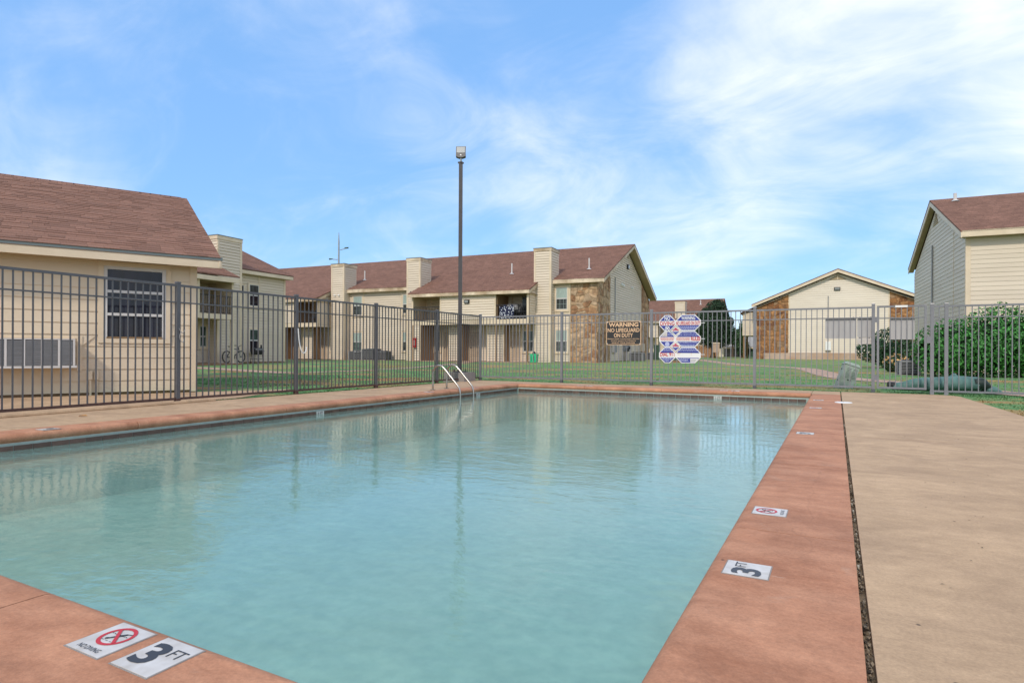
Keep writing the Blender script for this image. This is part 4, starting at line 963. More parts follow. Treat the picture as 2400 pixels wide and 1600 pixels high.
rr = MB(); zz0 = 5.53 + PITCH * (BYY - .30 + .4); rr.prism([(BX0, BYY - .3, zz0 - .07), (BX1 + .14, BYY - .3, zz0 - .07), (BX1 + .14, -.38, 5.46), (BX0, -.38, 5.46)], [(BX0, BYY - .3, zz0), (BX1 + .14, BYY - .3, zz0), (BX1 + .14, -.38, 5.539), (BX0, -.38, 5.539)]); rr.build('roof', M['roof'], blk)
MB(F0).box(-5.72, -5.56, 1.86, 2.0, 0, 2.41).build('post', M['trim'], blk); MB(F0).box(-7.95, -7.80, 1.86, 2.0, 0, 2.41).build('post', M['trim'], blk)
MB().box(-13, -5.3, -2.3, -.03, -.12, .06).build('porch_slab', M['redbrick'], blk)

# ---------- block at the right edge
rb_ = thing('right_apartment_block', 'cream two-storey block with brown roof rising behind the hedge at the far right', 'apartment block', (4.496, 29.572, 0), R(3.2))
WB = 11.3; EB = 5.36
MB().box(.004, 14, .004, WB, 0, EB).build('wall', M['siding'], rb_)
gb = MB(); gb.prism([(.004, 0, EB - .02), (.004, WB, EB - .02), (.004, WB / 2, EB - .02 + PITCH * WB / 2)], [(.4, 0, EB - .02), (.4, WB, EB - .02), (.4, WB / 2, EB - .02 + PITCH * WB / 2)]); gb.build('gable', M['siding'], rb_)
boards(rb_, front(), lambda z: [(.13, 14)], .1, EB - .02, .1755, 'siding', th=.022)
boards(rb_, left(), lambda z: [(.02, WB)] if z < EB + .001 else [((z - EB + .1) / PITCH, WB - (z - EB + .1) / PITCH)], .1, 7.35, .1755, 'siding', th=.024)
MB(front()).box(-.03, .13, 0, .034, .0, EB - .02).build('corner_board', M['trim'], rb_)
MB(left()).box(-.0, .10, .001, .034, .0, EB).build('corner_board', M['trim'], rb_)
MB(left()).box(2.0, 2.04, .0, .028, .1, 6.2).build('joint_strip', M['trim'], rb_)
MB().tube([(-.06, 6.2, 0), (-.06, 6.2, 6.05)], .035, 8).build('conduit', M['grey'], rb_)
rr_ = roof_slab(rb_, -.27, 14.4, -.4, 5.60, WB / 2, PITCH, .07); roof_slab(rb_, -.27, 14.4, WB + .4, 5.60, WB / 2, PITCH, .07)
vent_pipe(rr_, .62, 5.05, 5.6 + PITCH * 5.45, .35, .07)
MB(front()).box(-.22, 14.3, .36, .40, 5.34, 5.585).build('fascia', M['trim'], rb_); MB(front()).box(-.22, 14.3, 0, .359, 5.34, 5.36).build('soffit', M['soffit'], rb_)
ZRB = 5.60 + PITCH * (WB / 2 + .4)
for s_ in (0, 1):
    y0_ = -.4 if s_ == 0 else WB + .4
    MB().prism([(-.26, y0_, 5.31), (-.26, y0_, 5.54), (-.26, WB / 2, ZRB - .06), (-.26, WB / 2, ZRB - .29)], [(-.22, y0_, 5.31), (-.22, y0_, 5.54), (-.22, WB / 2, ZRB - .06), (-.22, WB / 2, ZRB - .29)]).build('rake_board', M['trim'], rb_)
    MB().prism([(-.219, y0_, 5.36), (0, y0_, 5.36), (0, WB / 2, ZRB - .23), (-.219, WB / 2, ZRB - .23)], [(-.219, y0_, 5.37), (0, y0_, 5.37), (0, WB / 2, ZRB - .22), (-.219, WB / 2, ZRB - .22)]).build('soffit', M['soffit'], rb_)
lv = MB(left())
for k in range(6): lv.box(WB / 2 - .55 + k * .09, WB / 2 + .55 - k * .09, .012, .05, 6.95 + k * .09, 7.0 + k * .09)
lv.build('gable_vent', M['soffit'], rb_)

# ---------- gabled block facing the pool
gbk = thing('gabled_apartment_block', 'cream gable-fronted block with two brown stone corners, beyond the rules signs', 'apartment block', (-6.478, 59.979, .02), R(3.2))
WG = 13.1; EG = 4.98
MB().box(.004, WG, .004, 16, 0, EG).build('wall', M['siding'], gbk)
gg = MB(); gg.prism([(0, .004, EG - .02), (WG, .004, EG - .02), (WG / 2, .004, EG - .02 + PITCH * WG / 2)], [(0, .4, EG - .02), (WG, .4, EG - .02), (WG / 2, .4, EG - .02 + PITCH * WG / 2)]); gg.build('gable', M['siding_pale'], gbk)
gt = lambda u: EG - .10 + PITCH * min(u, WG - u)
siding(gbk, front(), 2.72, 10.40, .76, 7.15, .193, 'siding_pale', top=lambda z: (0, WG) if z < EG else ((z - EG + .1) / PITCH, WG - (z - EG + .1) / PITCH), th=.03, gap=.016)
tv = MB(front()); tv.prism([(5.85, .02, 7.16), (7.25, .02, 7.16), (WG / 2, .02, 7.58)], [(5.85, .05, 7.16), (7.25, .05, 7.16), (WG / 2, .05, 7.58)]); tv.build('gable_vent', M['soffit'], gbk)
MB(front()).box(WG / 2 - .03, WG / 2 + .03, .05, .06, 7.17, 7.55).build('vent_post', M['trim'], gbk)
for a, c, sd in ((0.0, 2.68, 21), (10.44, WG, 22)):
    z0_ = .0
    pts = [(a, z0_), (c, z0_), (c, gt(c)), (a, gt(a))]
    bb = MB(front()); bb.prism([(u, 0, z) for u, z in pts], [(u, .02, z) for u, z in pts]); bb.build('stone_backing', M['mortar_red'], gbk)
    stones(gbk, front(-.02), a, c, z0_, max(gt(a), gt(c)), gt, .47, .46, sd, 'stone_red')
for u in (2.70, 10.42): MB(front()).box(u - .05, u + .05, 0, .04, .1, gt(u)).build('corner_board', M['trim'], gbk)
MB(front()).box(.62, 12.4, .0, .16, -.1, .74).build('foundation', M['found'], gbk)
for s_ in (0, 1):
    x0_ = -.42 if s_ == 0 else WG + .42; zr = 5.16 + PITCH * (WG / 2 + .42)
    b = MB(); b.prism([(x0_, -.5, 5.09), (WG / 2, -.5, zr - .07), (WG / 2, 16.4, zr - .07), (x0_, 16.4, 5.09)], [(x0_, -.5, 5.16), (WG / 2, -.5, zr), (WG / 2, 16.4, zr), (x0_, 16.4, 5.16)]); b.build('roof', M['roof'], gbk)
    b = MB(); b.prism([(x0_, -.49, 4.88), (WG / 2, -.49, zr - .33), (WG / 2, -.49, zr - .08), (x0_, -.49, 5.08)], [(x0_, -.45, 4.88), (WG / 2, -.45, zr - .33), (WG / 2, -.45, zr - .08), (x0_, -.45, 5.08)]); b.build('rake_board', M['trim'], gbk)
    b = MB(); b.prism([(x0_, -.449, 4.98), (WG / 2, -.449, zr - .16), (WG / 2, 0, zr - .16), (x0_, 0, 4.98)], [(x0_, -.449, 4.99), (WG / 2, -.449, zr - .15), (WG / 2, 0, zr - .15), (x0_, 0, 4.99)]); b.build('soffit', M['soffit'], gbk)
wall_light(gbk, front(), 6.52, 6.35, .5, .27)
MB().tube([(5.83, -.06, .8), (5.83, -.06, 5.75)], .04, 8).build('conduit', M['grey'], gbk)
MB(front()).box(5.62, 6.05, .02, .25, 1.0, 1.75).build('meter_panel', M['white'], gbk)
MB().box(-1.3, -.02, 1.2, 6.0, 2.35, 4.55).build('balcony_box', M['siding'], gbk); siding(gbk, front(1.2), -1.3, -.02, 2.35, 4.5, .19)
MB().prism([(-1.5, .9, 4.40), (0, .9, 5.03), (0, 6.4, 5.03), (-1.5, 6.4, 4.40)], [(-1.5, .9, 4.50), (0, .9, 5.13), (0, 6.4, 5.13), (-1.5, 6.4, 4.50)]).build('balcony_roof', M['roof'], gbk)
for y in (1.3, 5.8): MB().box(-1.25, -1.10, y, y + .15, -.1, 2.35).build('post', M['wood'], gbk)

# ---------- far block between the signs
fb = thing('distant_apartment_block', 'distant brown-roofed cream block with one chimney behind the octagonal rules sign', 'apartment block', (-21.256, 77.04, .1), R(3.2))
MB().box(-12, 9.0, 1.6, 12, 0, 5.0).build('wall', M['siding'], fb)
MB().box(-12, 1.24, .0, 1.7, 2.52, 4.62).build('upper_wall', M['siding'], fb); siding(fb, front(), -12, 1.24, 2.52, 4.55, .17)
MB().box(1.05, 1.2, .1, .25, 0, 2.5).build('post', M['trim'], fb)
MB().box(2.0, 2.8, 1.54, 1.59, 2.7, 4.4).build('window', M['glass'], fb)
rfb = roof_slab(fb, -12.4, 8.6, -.4, 4.62, 7.0, .43, .08); roof_slab(fb, -12.4, 8.6, 14.4, 4.62, 7.0, .43, .08)
MB(front()).box(-12.3, 8.5, .36, .40, 4.36, 4.60).build('fascia', M['trim'], fb)
chimney(fb, 3.3, 4.45, .4, 2.0, 7.05, .17, capm='trim'); vent_pipe(rfb, 5.77, 5.0, 4.62 + .43 * 5.4, .6, .06)
# grey-roofed low house and shed glimpsed under the trees
lh = thing('low_house', 'small low house with pale grey roof glimpsed under the far trees', 'house', (-13.4, 80.5, .2), R(5))
MB().box(0, 6.2, 0, 5, 0, 1.25).build('wall', M['block'], lh)
MB().prism([(-.3, -.4, 1.2), (6.5, -.4, 1.2), (5.4, 3, 2.9), (.7, 3, 2.9)], [(-.3, -.4, 1.28), (6.5, -.4, 1.28), (5.4, 3, 3.0), (.7, 3, 3.0)]).build('roof', M['greyroof'], lh)
MB(front()).box(-.3, 6.5, .41, .45, 1.05, 1.2).build('fascia', M['trim'], lh); MB(front()).box(2.6, 4.9, .01, .06, .05, 1.0).build('door', M['green'], lh)
cf = thing('cedar_fence', 'short stretch of reddish cedar board fence behind the far tree', 'fence', (-17.2, 72, .2), R(15))
fm = None
for k in range(20):
    if fm is None: fm = MB().box(0, .24, 0, .03, 0, 1.35).build('board', M['fencewood'], cf, (k * .26, 0, 0)).data
    else: link('board', fm, cf, (k * .26, 0, rn.uniform(-.05, .05)))
MB().box(0, 5.2, .031, .08, .3, .42).build('rail', M['fencewood'], cf); MB().box(0, 5.2, .031, .08, .95, 1.07).build('rail', M['fencewood'], cf)
ks = thing('notice_board', 'small tan notice box on legs beside the far tree trunk', 'notice board', (-10.7, 62.2, gz(62)), R(25))
MB().box(0, .62, 0, .3, .55, 1.42).build('cabinet', M['found'], ks)
MB().prism([(-.05, -.05, 1.42), (.67, -.05, 1.42), (.67, .35, 1.5), (-.05, .35, 1.5)], [(-.05, -.05, 1.46), (.67, -.05, 1.46), (.67, .35, 1.54), (-.05, .35, 1.54)]).build('lid', M['trim'], ks)
for x in (.05, .5): MB().box(x, x + .07, .1, .2, 0, .55).build('leg', M['wood'], ks)

# ================================================================== FENCES
FH = 1.83
def run_posts(root, pts, m_, base_m):
    pm = None
    for x, y, h in pts:
        p = MB().box(-.03, .03, -.03, .03, -.04, h).build('post', M[m_], root, (x, y, 0)) if pm is None else link('post', pm, root, (x, y, 0))
        pm = p.data
        MB().prism([(-.036, -.036, h), (.036, -.036, h), (.036, .036, h), (-.036, .036, h)], [(-.03, -.03, h + .018), (.03, -.03, h + .018), (.03, .03, h + .018), (-.03, .03, h + .018)]).build('cap', M[m_], p)
        MB().box(-.034, .034, -.034, .034, -.03, .07).build('foot_sleeve', M[base_m], p)
pick_me = {}
def pickets(root, a, c, m_, z0, z1, step=.1035, skip=()):
    a, c = Vector(a), Vector(c); L = (c - a).length; n = round(L / step); d = (c - a) / n
    if (m_, z0) not in pick_me:
        pick_me[m_, z0] = MB().box(-.008, .008, -.008, .008, z0, z1).build('picket', M[m_], root, a + d).data; k0 = 2
    else: k0 = 1
    for k in range(k0, n):
        link('picket', pick_me[m_, z0], root, a + d * k + Vector((0, 0, rn.uniform(-.002, .002))))
def rail(root, a, c, z, h, t, m_, name='rail'):
    a, c = Vector(a), Vector(c); d = (c - a).normalized(); n = Vector((-d.y, d.x, 0)) * t / 2
    pts = [a + n, a - n, c - n, c + n]
    MB().prism([(p.x, p.y, z) for p in pts], [(p.x, p.y, z + h) for p in pts]).build(name, M[m_], root)
FX, FY = -8.87, 14.74
lf = thing('picket_fence', 'dark grey steel picket fence along the left side of the pool', 'fence')
yp = [-1.1, 1.2, 3.5, 5.82, 8.13, 10.36, 12.66]
run_posts(lf, [(FX, y, FH) for y in yp], 'steel', 'rust')
ys_ = yp + [FY]
for a, c in zip(ys_, ys_[1:]):
    p, q = (FX, a + .03, 0), (FX, c - .03, 0)
    rail(lf, p, q, 1.775, .035, .036, 'steel'); rail(lf, p, q, 1.525, .02, .034, 'steel'); rail(lf, p, q, .05, .035, .036, 'rust')
    if a >= 1: pickets(lf, (FX, a, 0), (FX, c, 0), 'steel', .07, 1.785)
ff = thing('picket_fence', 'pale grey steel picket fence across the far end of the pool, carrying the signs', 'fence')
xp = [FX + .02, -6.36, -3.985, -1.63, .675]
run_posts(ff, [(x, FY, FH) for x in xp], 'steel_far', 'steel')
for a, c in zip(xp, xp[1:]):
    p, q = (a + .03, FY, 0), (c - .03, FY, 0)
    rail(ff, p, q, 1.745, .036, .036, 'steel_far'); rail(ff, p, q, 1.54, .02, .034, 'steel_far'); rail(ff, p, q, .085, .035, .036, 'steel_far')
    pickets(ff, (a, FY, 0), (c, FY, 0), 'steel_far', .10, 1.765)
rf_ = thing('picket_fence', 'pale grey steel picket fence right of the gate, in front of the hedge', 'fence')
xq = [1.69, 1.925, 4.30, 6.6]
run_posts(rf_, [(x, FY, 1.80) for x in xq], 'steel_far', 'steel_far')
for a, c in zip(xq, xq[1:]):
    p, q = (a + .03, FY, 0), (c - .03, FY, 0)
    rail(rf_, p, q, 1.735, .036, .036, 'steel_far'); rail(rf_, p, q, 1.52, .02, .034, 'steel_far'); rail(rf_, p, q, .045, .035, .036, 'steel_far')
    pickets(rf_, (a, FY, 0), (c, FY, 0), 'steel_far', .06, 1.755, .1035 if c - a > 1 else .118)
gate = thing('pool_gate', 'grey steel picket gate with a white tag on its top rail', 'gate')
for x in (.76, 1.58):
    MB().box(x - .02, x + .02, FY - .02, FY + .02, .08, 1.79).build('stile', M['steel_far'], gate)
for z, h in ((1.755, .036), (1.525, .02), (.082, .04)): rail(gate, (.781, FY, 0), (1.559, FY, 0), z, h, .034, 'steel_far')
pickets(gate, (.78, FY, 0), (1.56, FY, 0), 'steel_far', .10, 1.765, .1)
MB().box(1.06, 1.275, FY - .024, FY - .0185, 1.752, 1.792).build('tag', M['white'], gate)
MB().box(.70, .745, FY - .015, FY + .015, .25, .36).build('hinge', M['steel_far'], gate); MB().box(.70, .745, FY - .015, FY + .015, 1.45, 1.56).build('hinge', M['steel_far'], gate)
MB().box(1.60, 1.66, FY - .03, FY + .03, 1.02, 1.16).build('latch', M['steel_far'], gate)

# hooks and loops hanging on the left fence posts
hk = thing('hanging_hook', 'thin twisted metal hook hanging on the fence post beside the house window', 'hook', (FX + .032, 5.82, 0))
b = MB(); b.tube(catmull([(0, 0, 1.14), (.01, .02, 1.08), (.012, .0, 1.0), (.015, .03, .94), (.014, .06, .93), (.012, .07, .98)], 4), .005, 6)
b.tube(catmull([(.0, .02, 1.10), (.012, .05, 1.07), (.015, .09, 1.12)], 4), .005, 6); b.build('wire', M['grey'], hk)
lp_ = thing('hose_loop', 'white plastic loop hanging on the second fence post from the house', 'hose', (FX + .033, 8.13, 0))
MB().tube(catmull([(0, .02, 1.22), (.012, .03, 1.0), (.02, .07, .82), (.02, .13, .76), (.015, .19, .80), (.012, .21, .88)], 5), .010, 8).build('loop', M['white'], lp_)

# ================================================================== SIGNS
SY = FY - .035
def smap(y): return lambda u, v: (u, y, v)
def flat(pts, y, m_, name, parent, th=.003): return MB().prism([(u, y + th, v) for u, v in pts], [(u, y, v) for u, v in pts]).build(name, M[m_], parent)
ws = thing('warning_sign', 'black WARNING NO LIFEGUARD ON DUTY sign with orange letters on the far fence', 'sign')
u0, u1, v0, v1 = -5.125, -4.235, .985, 1.575
def rrect(u0, u1, v0, v1, r=.02):
    o = []
    for cx, cy, a in ((u1 - r, v1 - r, 0), (u0 + r, v1 - r, 90), (u0 + r, v0 + r, 180), (u1 - r, v0 + r, 270)):
        for k in range(4): t = R(a + 30 * k); o.append((cx + r * math.cos(t), cy + r * math.sin(t)))
    return o
flat(rrect(u0, u1, v0, v1), SY, 'tan_ink', 'border', ws); flat(rrect(u0 + .016, u1 - .016, v0 + .016, v1 - .016), SY - .0035, 'signblack', 'face', ws)
cx = (u0 + u1) / 2; sm_ = smap(SY - .0085)
lettering('WARNING', cx, 1.487, .76, .105, M['tan_ink'], ws, sm_, bold=.035); lettering('NO LIFEGUARD', cx, 1.352, .82, .10, M['tan_ink'], ws, sm_, bold=.022); lettering('ON DUTY', cx, 1.225, .49, .10, M['tan_ink'], ws, sm_, bold=.022)
lettering('PERSONS UNDER 14 SHOULD NOT USE POOL', cx, 1.135, .82, .026, M['tan_ink'], ws, sm_, bold=.01); lettering('WITHOUT AN ADULT IN ATTENDANCE', cx, 1.087, .64, .026, M['tan_ink'], ws, sm_, bold=.01); lettering('SWIM AT YOUR OWN RISK', cx, 1.035, .60, .034, M['tan_ink'], ws, sm_, bold=.015)
for u, v in ((u0 + .03, v1 - .03), (u1 - .03, v1 - .03), (u0 + .03, v0 + .03), (u1 - .03, v0 + .03)): MB().tube([(u, SY - .006, v), (u, SY - .014, v)], .012, 8).build('bolt', M['frame'], ws)

rs = thing('rules_sign', 'white and blue stacked octagon pool rules sign with red lettering on the far fence', 'sign')
def octo(u0, u1, v0, v1, c): return [(u0 + c, v0), (u1 - c, v0), (u1, v0 + c), (u1, v1 - c), (u1 - c, v1), (u0 + c, v1), (u0, v1 - c), (u0, v0 + c)]
U0, UM, U1 = -3.79, -3.392, -2.806
rows = [(1.316, 1.700), (.934, 1.313), (.551, .931)]
def band(poly, a, c):
    """clip a convex polygon to a <= v <= c"""
    for s, lim in ((1, a), (-1, c)):
        out = []
        for i in range(len(poly)):
            p, q = poly[i - 1], poly[i]; ip, iq = s * (p[1] - lim) >= 0, s * (q[1] - lim) >= 0
            if ip != iq: t = (lim - p[1]) / (q[1] - p[1]); out.append((p[0] + (q[0] - p[0]) * t, lim))
            if iq: out.append(q)
        poly = out
    return poly
def octpanel(u0, u1, v0, v1):
    c = .135; o = flat(octo(u0 + .001, u1 - .001, v0, v1, c), SY, 'white', 'panel', rs)
    inn = octo(u0 + .020, u1 - .020, v0 + .017, v1 - .017, c - .008); h = v1 - v0
    flat(band(inn, v1 - h * .36, v1), SY - .0035, 'blue', 'blue_band', o); flat(band(inn, v0, v0 + h * .34), SY - .0035, 'blue', 'blue_band', o)
    return o
T = lambda par, s, u, v, w, h, m_, bold=.01: lettering(s, u, v, w, h, M[m_], par, smap(SY - .0082), bold=bold)
uL, uR = (U0 + UM) / 2, (UM + U1) / 2
pan = {}
for k, (v0, v1) in enumerate(rows): pan[k, 0] = octpanel(U0, UM, v0, v1); pan[k, 1] = octpanel(UM, U1, v0, v1)
def rules(par, u, vs, ws_, m_='pale', h=.011):
    """rows of small print too fine to read, as thin strokes"""
    for v, w in zip(vs, ws_):
        b = MB(); x = u - w / 2; r_ = random.Random(int(v * 1e4))
        while x < u + w / 2 - .01:
            l = r_.uniform(.018, .05); l = min(l, u + w / 2 - x); b.poly([(x, SY - .0082, v - h / 2), (x + l, SY - .0082, v - h / 2), (x + l, SY - .0082, v + h / 2), (x, SY - .0082, v + h / 2)]); x += l + .010
        b.build('small_print', M[m_], par)
v0, v1 = rows[0]
T(pan[0, 0], 'NO', uL, 1.622, .135, .098, 'white', .02); T(pan[0, 0], 'DIVING', uL, 1.50, .345, .094, 'red', .015)
ring = MB(); n = 24
def ringmesh(u, v, r0, r1, m_, par, y):
    b = MB()
    for k in range(24):
        a, c = 2 * math.pi * k / 24, 2 * math.pi * (k + 1) / 24
        b.poly([(u + r0 * math.cos(a), y, v + r0 * math.sin(a)), (u + r0 * math.cos(c), y, v + r0 * math.sin(c)), (u + r1 * math.cos(c), y, v + r1 * math.sin(c)), (u + r1 * math.cos(a), y, v + r1 * math.sin(a))])
    return b.build('ring', M[m_], par)
def bar(p, q, w, m_, par, y, name='bar'):
    d = Vector((q[0] - p[0], q[1] - p[1])).normalized(); nx, nz = -d.y * w / 2, d.x * w / 2
    MB().poly([(p[0] + nx, y, p[1] + nz), (p[0] - nx, y, p[1] - nz), (q[0] - nx, y, q[1] - nz), (q[0] + nx, y, q[1] + nz)]).build(name, M[m_], par)
ringmesh(uL, 1.375, .046, .058, 'white', pan[0, 0], SY - .0082)
bar((uL - .034, 1.341), (uL + .034, 1.409), .018, 'white', pan[0, 0], SY - .0083, 'cross_bar'); bar((uL + .034, 1.341), (uL - .034, 1.409), .018, 'white', pan[0, 0], SY - .0086, 'cross_bar')
T(pan[0, 1], 'WARNING', uR, 1.622, .32, .088, 'white', .02); T(pan[0, 1], 'NO LIFEGUARD ON DUTY', uR, 1.50, .565, .092, 'red', .02)
rules(pan[0, 1], uR, (1.408, 1.375, 1.345), (.44, .36, .30), h=.019)
flat(band(octo(U0 + .018, UM - .018, rows[1][0] + .018, rows[1][1] - .018, .127), 1.19, 1.32), SY - .0045, 'tilew', 'blank_field', pan[1, 0]) if False else None
flat([(U0 + .052, 1.19), (uL + .0, 1.19), (uL, 1.295), (U0 + .145, 1.295)], SY - .0042, 'tilew', 'blank_field', pan[1, 0])
rules(pan[1, 0], uL + .07, (1.275, 1.245, 1.215), (.07, .10, .10), h=.014)
rules(pan[1, 0], uL, (1.155, 1.128, 1.10), (.33, .33, .30), 'pinkink', .02)
ringmesh(uL, 1.0, .0, .056, 'pale', pan[1, 0], SY - .0082)
T(pan[1, 1], 'NO PERSON MAY EAT', uR, 1.27, .36, .042, 'pale', .01); T(pan[1, 1], 'DRINK, SMOKE IN POOL AREA', uR, 1.215, .46, .042, 'pale', .01)
T(pan[1, 1], 'RULES', uR + .175, 1.13, .21, .092, 'red', .03); rules(pan[1, 1], uR - .115, (1.155, 1.128, 1.10), (.32, .32, .32), 'pinkink', .02)
T(pan[1, 1], 'NO ANIMALS IN POOL', uR, 1.04, .42, .042, 'pale', .01); T(pan[1, 1], 'POOL IN POOL AREA', uR, .985, .33, .042, 'pale', .01) if False else rules(pan[1, 1], uR, (.985, .96), (.33, .28), h=.018)
rules(pan[2, 0], uL, (.912, .88, .848), (.14, .20, .26), h=.016); T(pan[2, 0], 'DIAL 911', uL, .757, .345, .092, 'red', .02); rules(pan[2, 0], uL, (.665, .637, .607), (.24, .20, .13), h=.018)
rules(pan[2, 1], uR, (.912, .88, .848), (.32, .42, .50), h=.016)
rules(pan[2, 1], uR - .22, (.79, .755), (.12, .05), 'tan_ink', .008); rules(pan[2, 1], uR + .08, (.79, .755), (.03, .03), 'tan_ink', .008)
rules(pan[2, 1], uR - .09, (.66, .63, .60), (.24, .2, .2), h=.018)
flat([(uR + .05, .577), (uR + .165, .577), (uR + .235, .665), (uR + .05, .665)], SY - .0042, 'white', 'blank_field', pan[2, 1])
for v in (.60, .62, .64): bar((uR + .055, v), (uR + .17 + (v - .6) * .8, v), .005, 'ink', pan[2, 1], SY - .0083, 'ruled_line')
for vc in (1.314, .937):
    d = .118; o = flat([(UM, vc - d), (UM + d, vc), (UM, vc + d), (UM - d, vc)], SY - .0015, 'white', 'diamond', rs, .002); e = .088
    flat([(UM - e, vc + .008), (UM + e, vc + .008), (UM, vc + e)], SY - .0045, 'red', 'red_half', o, .002); flat([(UM, vc - e), (UM + e, vc - .010), (UM - e, vc - .010)], SY - .0045, 'blue', 'blue_half', o, .002)
    rules(o, UM, (vc + .035, vc - .028), (.09, .09), 'pale', .012)
for v in (1.50, 1.13, .76): MB().box(U1 - .0, U1 + .09, SY + .004, SY + .010, v - .006, v + .006).build('strap', M['white'], rs)
def backsign(name, label, u0, u1, v0, v1, y, m_='signback'):
    o = thing(name, label, 'sign'); flat(rrect(u0, u1, v0, v1, .025), y, m_, 'panel', o, .003)
    for u in (u0 + .05, u1 - .05): MB().box(u - .012, u + .012, y - .006, y + .006, v1 - .02, v1 + .03).build('clip', M['steel_far'], o)
backsign('sign_board', 'wide blank grey back of a sign hung on the fence just left of the gate', -.215, .36, 1.12, 1.545, FY + .03)
backsign('sign_board', 'narrow blank grey sign back half hidden by the left gate post', .385, .68, 1.145, 1.545, FY + .03)
backsign('sign_board', 'small pale blank sign back below the narrow one left of the gate post', .385, .655, 1.0, 1.14, FY + .042, 'tilew')
backsign('sign_board', 'blank grey back of the sign hung in the middle of the gate', .965, 1.40, 1.095, 1.53, FY + .03)

# ================================================================== POOL FURNITURE
ld = thing('pool_ladder', 'stainless steel pool ladder with two curved handrails at the left edge', 'ladder')
for y in (10.45, 10.96):
    path = [(-7.42, y, .0), (-7.42, y, .33), (-7.405, y, .41), (-7.36, y, .475), (-7.29, y, .51), (-7.21, y, .50), (-7.14, y, .455), (-6.98, y, .29), (-6.80, y, .10), (-6.765, y, .04), (-6.745, y, -.05), (-6.745, y, -.3), (-6.745, y, -.70)]
    MB().tube(catmull(path, 5), .0195, 12).build('handrail', M['chrome'], ld, smooth=True)
    MB().tube([(-7.42, y, .003), (-7.42, y, .012)], .055, 16).build('escutcheon', M['chrome'], ld)
for z in (-.30, -.55): MB().box(-6.79, -6.70, 10.47, 10.94, z, z + .03).build('step', M['frame'], ld)

TH = .0025
def marker(kind, label, cx, cy, rz, group=None):
    """150 mm tile on the coping; rz turns the lettering"""
    t = thing('depth_tile' if kind != 'dive' else 'warning_tile', label, 'tile', (cx, cy, .0042), rz, group)
    MB().box(-.0775, .0775, -.0775, .0775, .0012, TH).build('plate', M['tilew'], t)
    MB().box(-.082, .082, -.082, .082, .0, .0011).build('mortar_bed', M['block'], t)
    mp = lambda u, v: (u, v, TH + .0012)
    if kind == 'ft':
        lettering('3', -.028, -.0, .072, .105, M['ink'], t, mp, 'numeral', bold=.03); lettering('FT', .042, .027, .05, .038, M['ink'], t, mp, 'lettering', bold=.0)
    elif kind == '5ft':
        lettering('5', -.028, -.0, .072, .105, M['ink'], t, mp, 'numeral', bold=.03); lettering('FT', .042, .027, .05, .038, M['ink'], t, mp, 'lettering')
    else:
        cz = .016; r0, r1 = .040, .051; b = MB()
        for k in range(32):
            a, c = 2 * math.pi * k / 32, 2 * math.pi * (k + 1) / 32
            b.poly([mp(r0 * math.cos(a), cz + r0 * math.sin(a)), mp(r0 * math.cos(c), cz + r0 * math.sin(c)), mp(r1 * math.cos(c), cz + r1 * math.sin(c)), mp(r1 * math.cos(a), cz + r1 * math.sin(a))])
        b.build('red_ring', M['red'], t)
        def br(p, q, w, m_, nm, dz=0.0):
            d = Vector((q[0] - p[0], q[1] - p[1])).normalized(); nx, ny = -d.y * w / 2, d.x * w / 2; z = TH + .0012 + dz
            MB().poly([(p[0] + nx, p[1] + ny, z), (p[0] - nx, p[1] - ny, z), (q[0] - nx, q[1] - ny, z), (q[0] + nx, q[1] + ny, z)]).build(nm, M[m_], t)
        br((-.031, cz + .029), (.031, cz - .029), .010, 'red', 'red_slash', .0006)
        fig = MB(); z = TH + .0013
        def q4(*p): fig.poly([(a, c + cz, z) for a, c in p])
        q4((-.004, .004), (.006, -.002), (.020, .018), (.013, .022)); q4((-.018, -.016), (-.013, -.020), (.004, -.001), (-.003, .004)); q4((.006, .016), (.013, .021), (.033, .027), (.031, .022)); q4((-.024, -.018), (-.018, -.025), (-.012, -.019), (-.018, -.013))
        fig.build('diver_figure', M['ink'], t)
        wv = MB()
        for k in range(8): a = -.036 + k * .009; wv.poly([(a, cz + .006 + .002 * (k % 2), z), (a + .006, cz + .008 - .002 * (k % 2), z), (a + .006, cz + .0105 - .002 * (k % 2), z), (a, cz + .0085 + .002 * (k % 2), z)])
        for k in range(3): a = -.028 + k * .018; wv.poly([(a, cz - .028, z), (a + .012, cz - .028, z), (a + .012, cz - .0265, z), (a, cz - .0265, z)])
        wv.build('wave_lines', M['ink'], t)
        lettering('NO DIVING', 0, -.058, .095, .017, M['ink'], t, mp, bold=.004)
marker('dive', 'white NO DIVING tile with a red slashed circle on the near coping', -1.793, .986, 0)
marker('ft', 'white 3 FT depth tile beside the no diving tile on the near coping', -1.585, .99, 0)
marker('ft', 'white 3 FT depth tile set sideways on the right coping', -.292, 2.438, R(90))
marker('dive', 'white NO DIVING tile on the right coping, second from the camera', -.297, 3.383, R(90))
marker('ft', 'white depth tile halfway along the right coping', -.275, 6.83, R(90))
marker('dive', 'white tile on the right coping, second from its far end', -.268, 10.04, R(90))
marker('ft', 'white tile at the far end of the right coping beside the skimmer lid', -.269, 11.7, R(90))
marker('ft', 'white 3 FT tile on the left coping nearest the camera', -7.06, 3.26, R(-90))
marker('ft', 'white tile on the left coping right beside the ladder', -7.08, 9.84, R(-90))
marker('dive', 'white tile on the left coping beyond the ladder, near the far corner', -7.08, 11.55, R(-90))
for x, k, l in ((-5.36, 'dive', 'left one of two white tiles on the far coping under the warning sign'), (-5.13, 'ft', 'right one of two white tiles on the far coping under the warning sign'), (-2.1, 'dive', 'left one of two white tiles on the far coping under the plain fence panel'), (-1.87, 'ft', 'right one of two white tiles on the far coping under the plain fence panel')):
    marker(k, l, x, 13.54, 0)

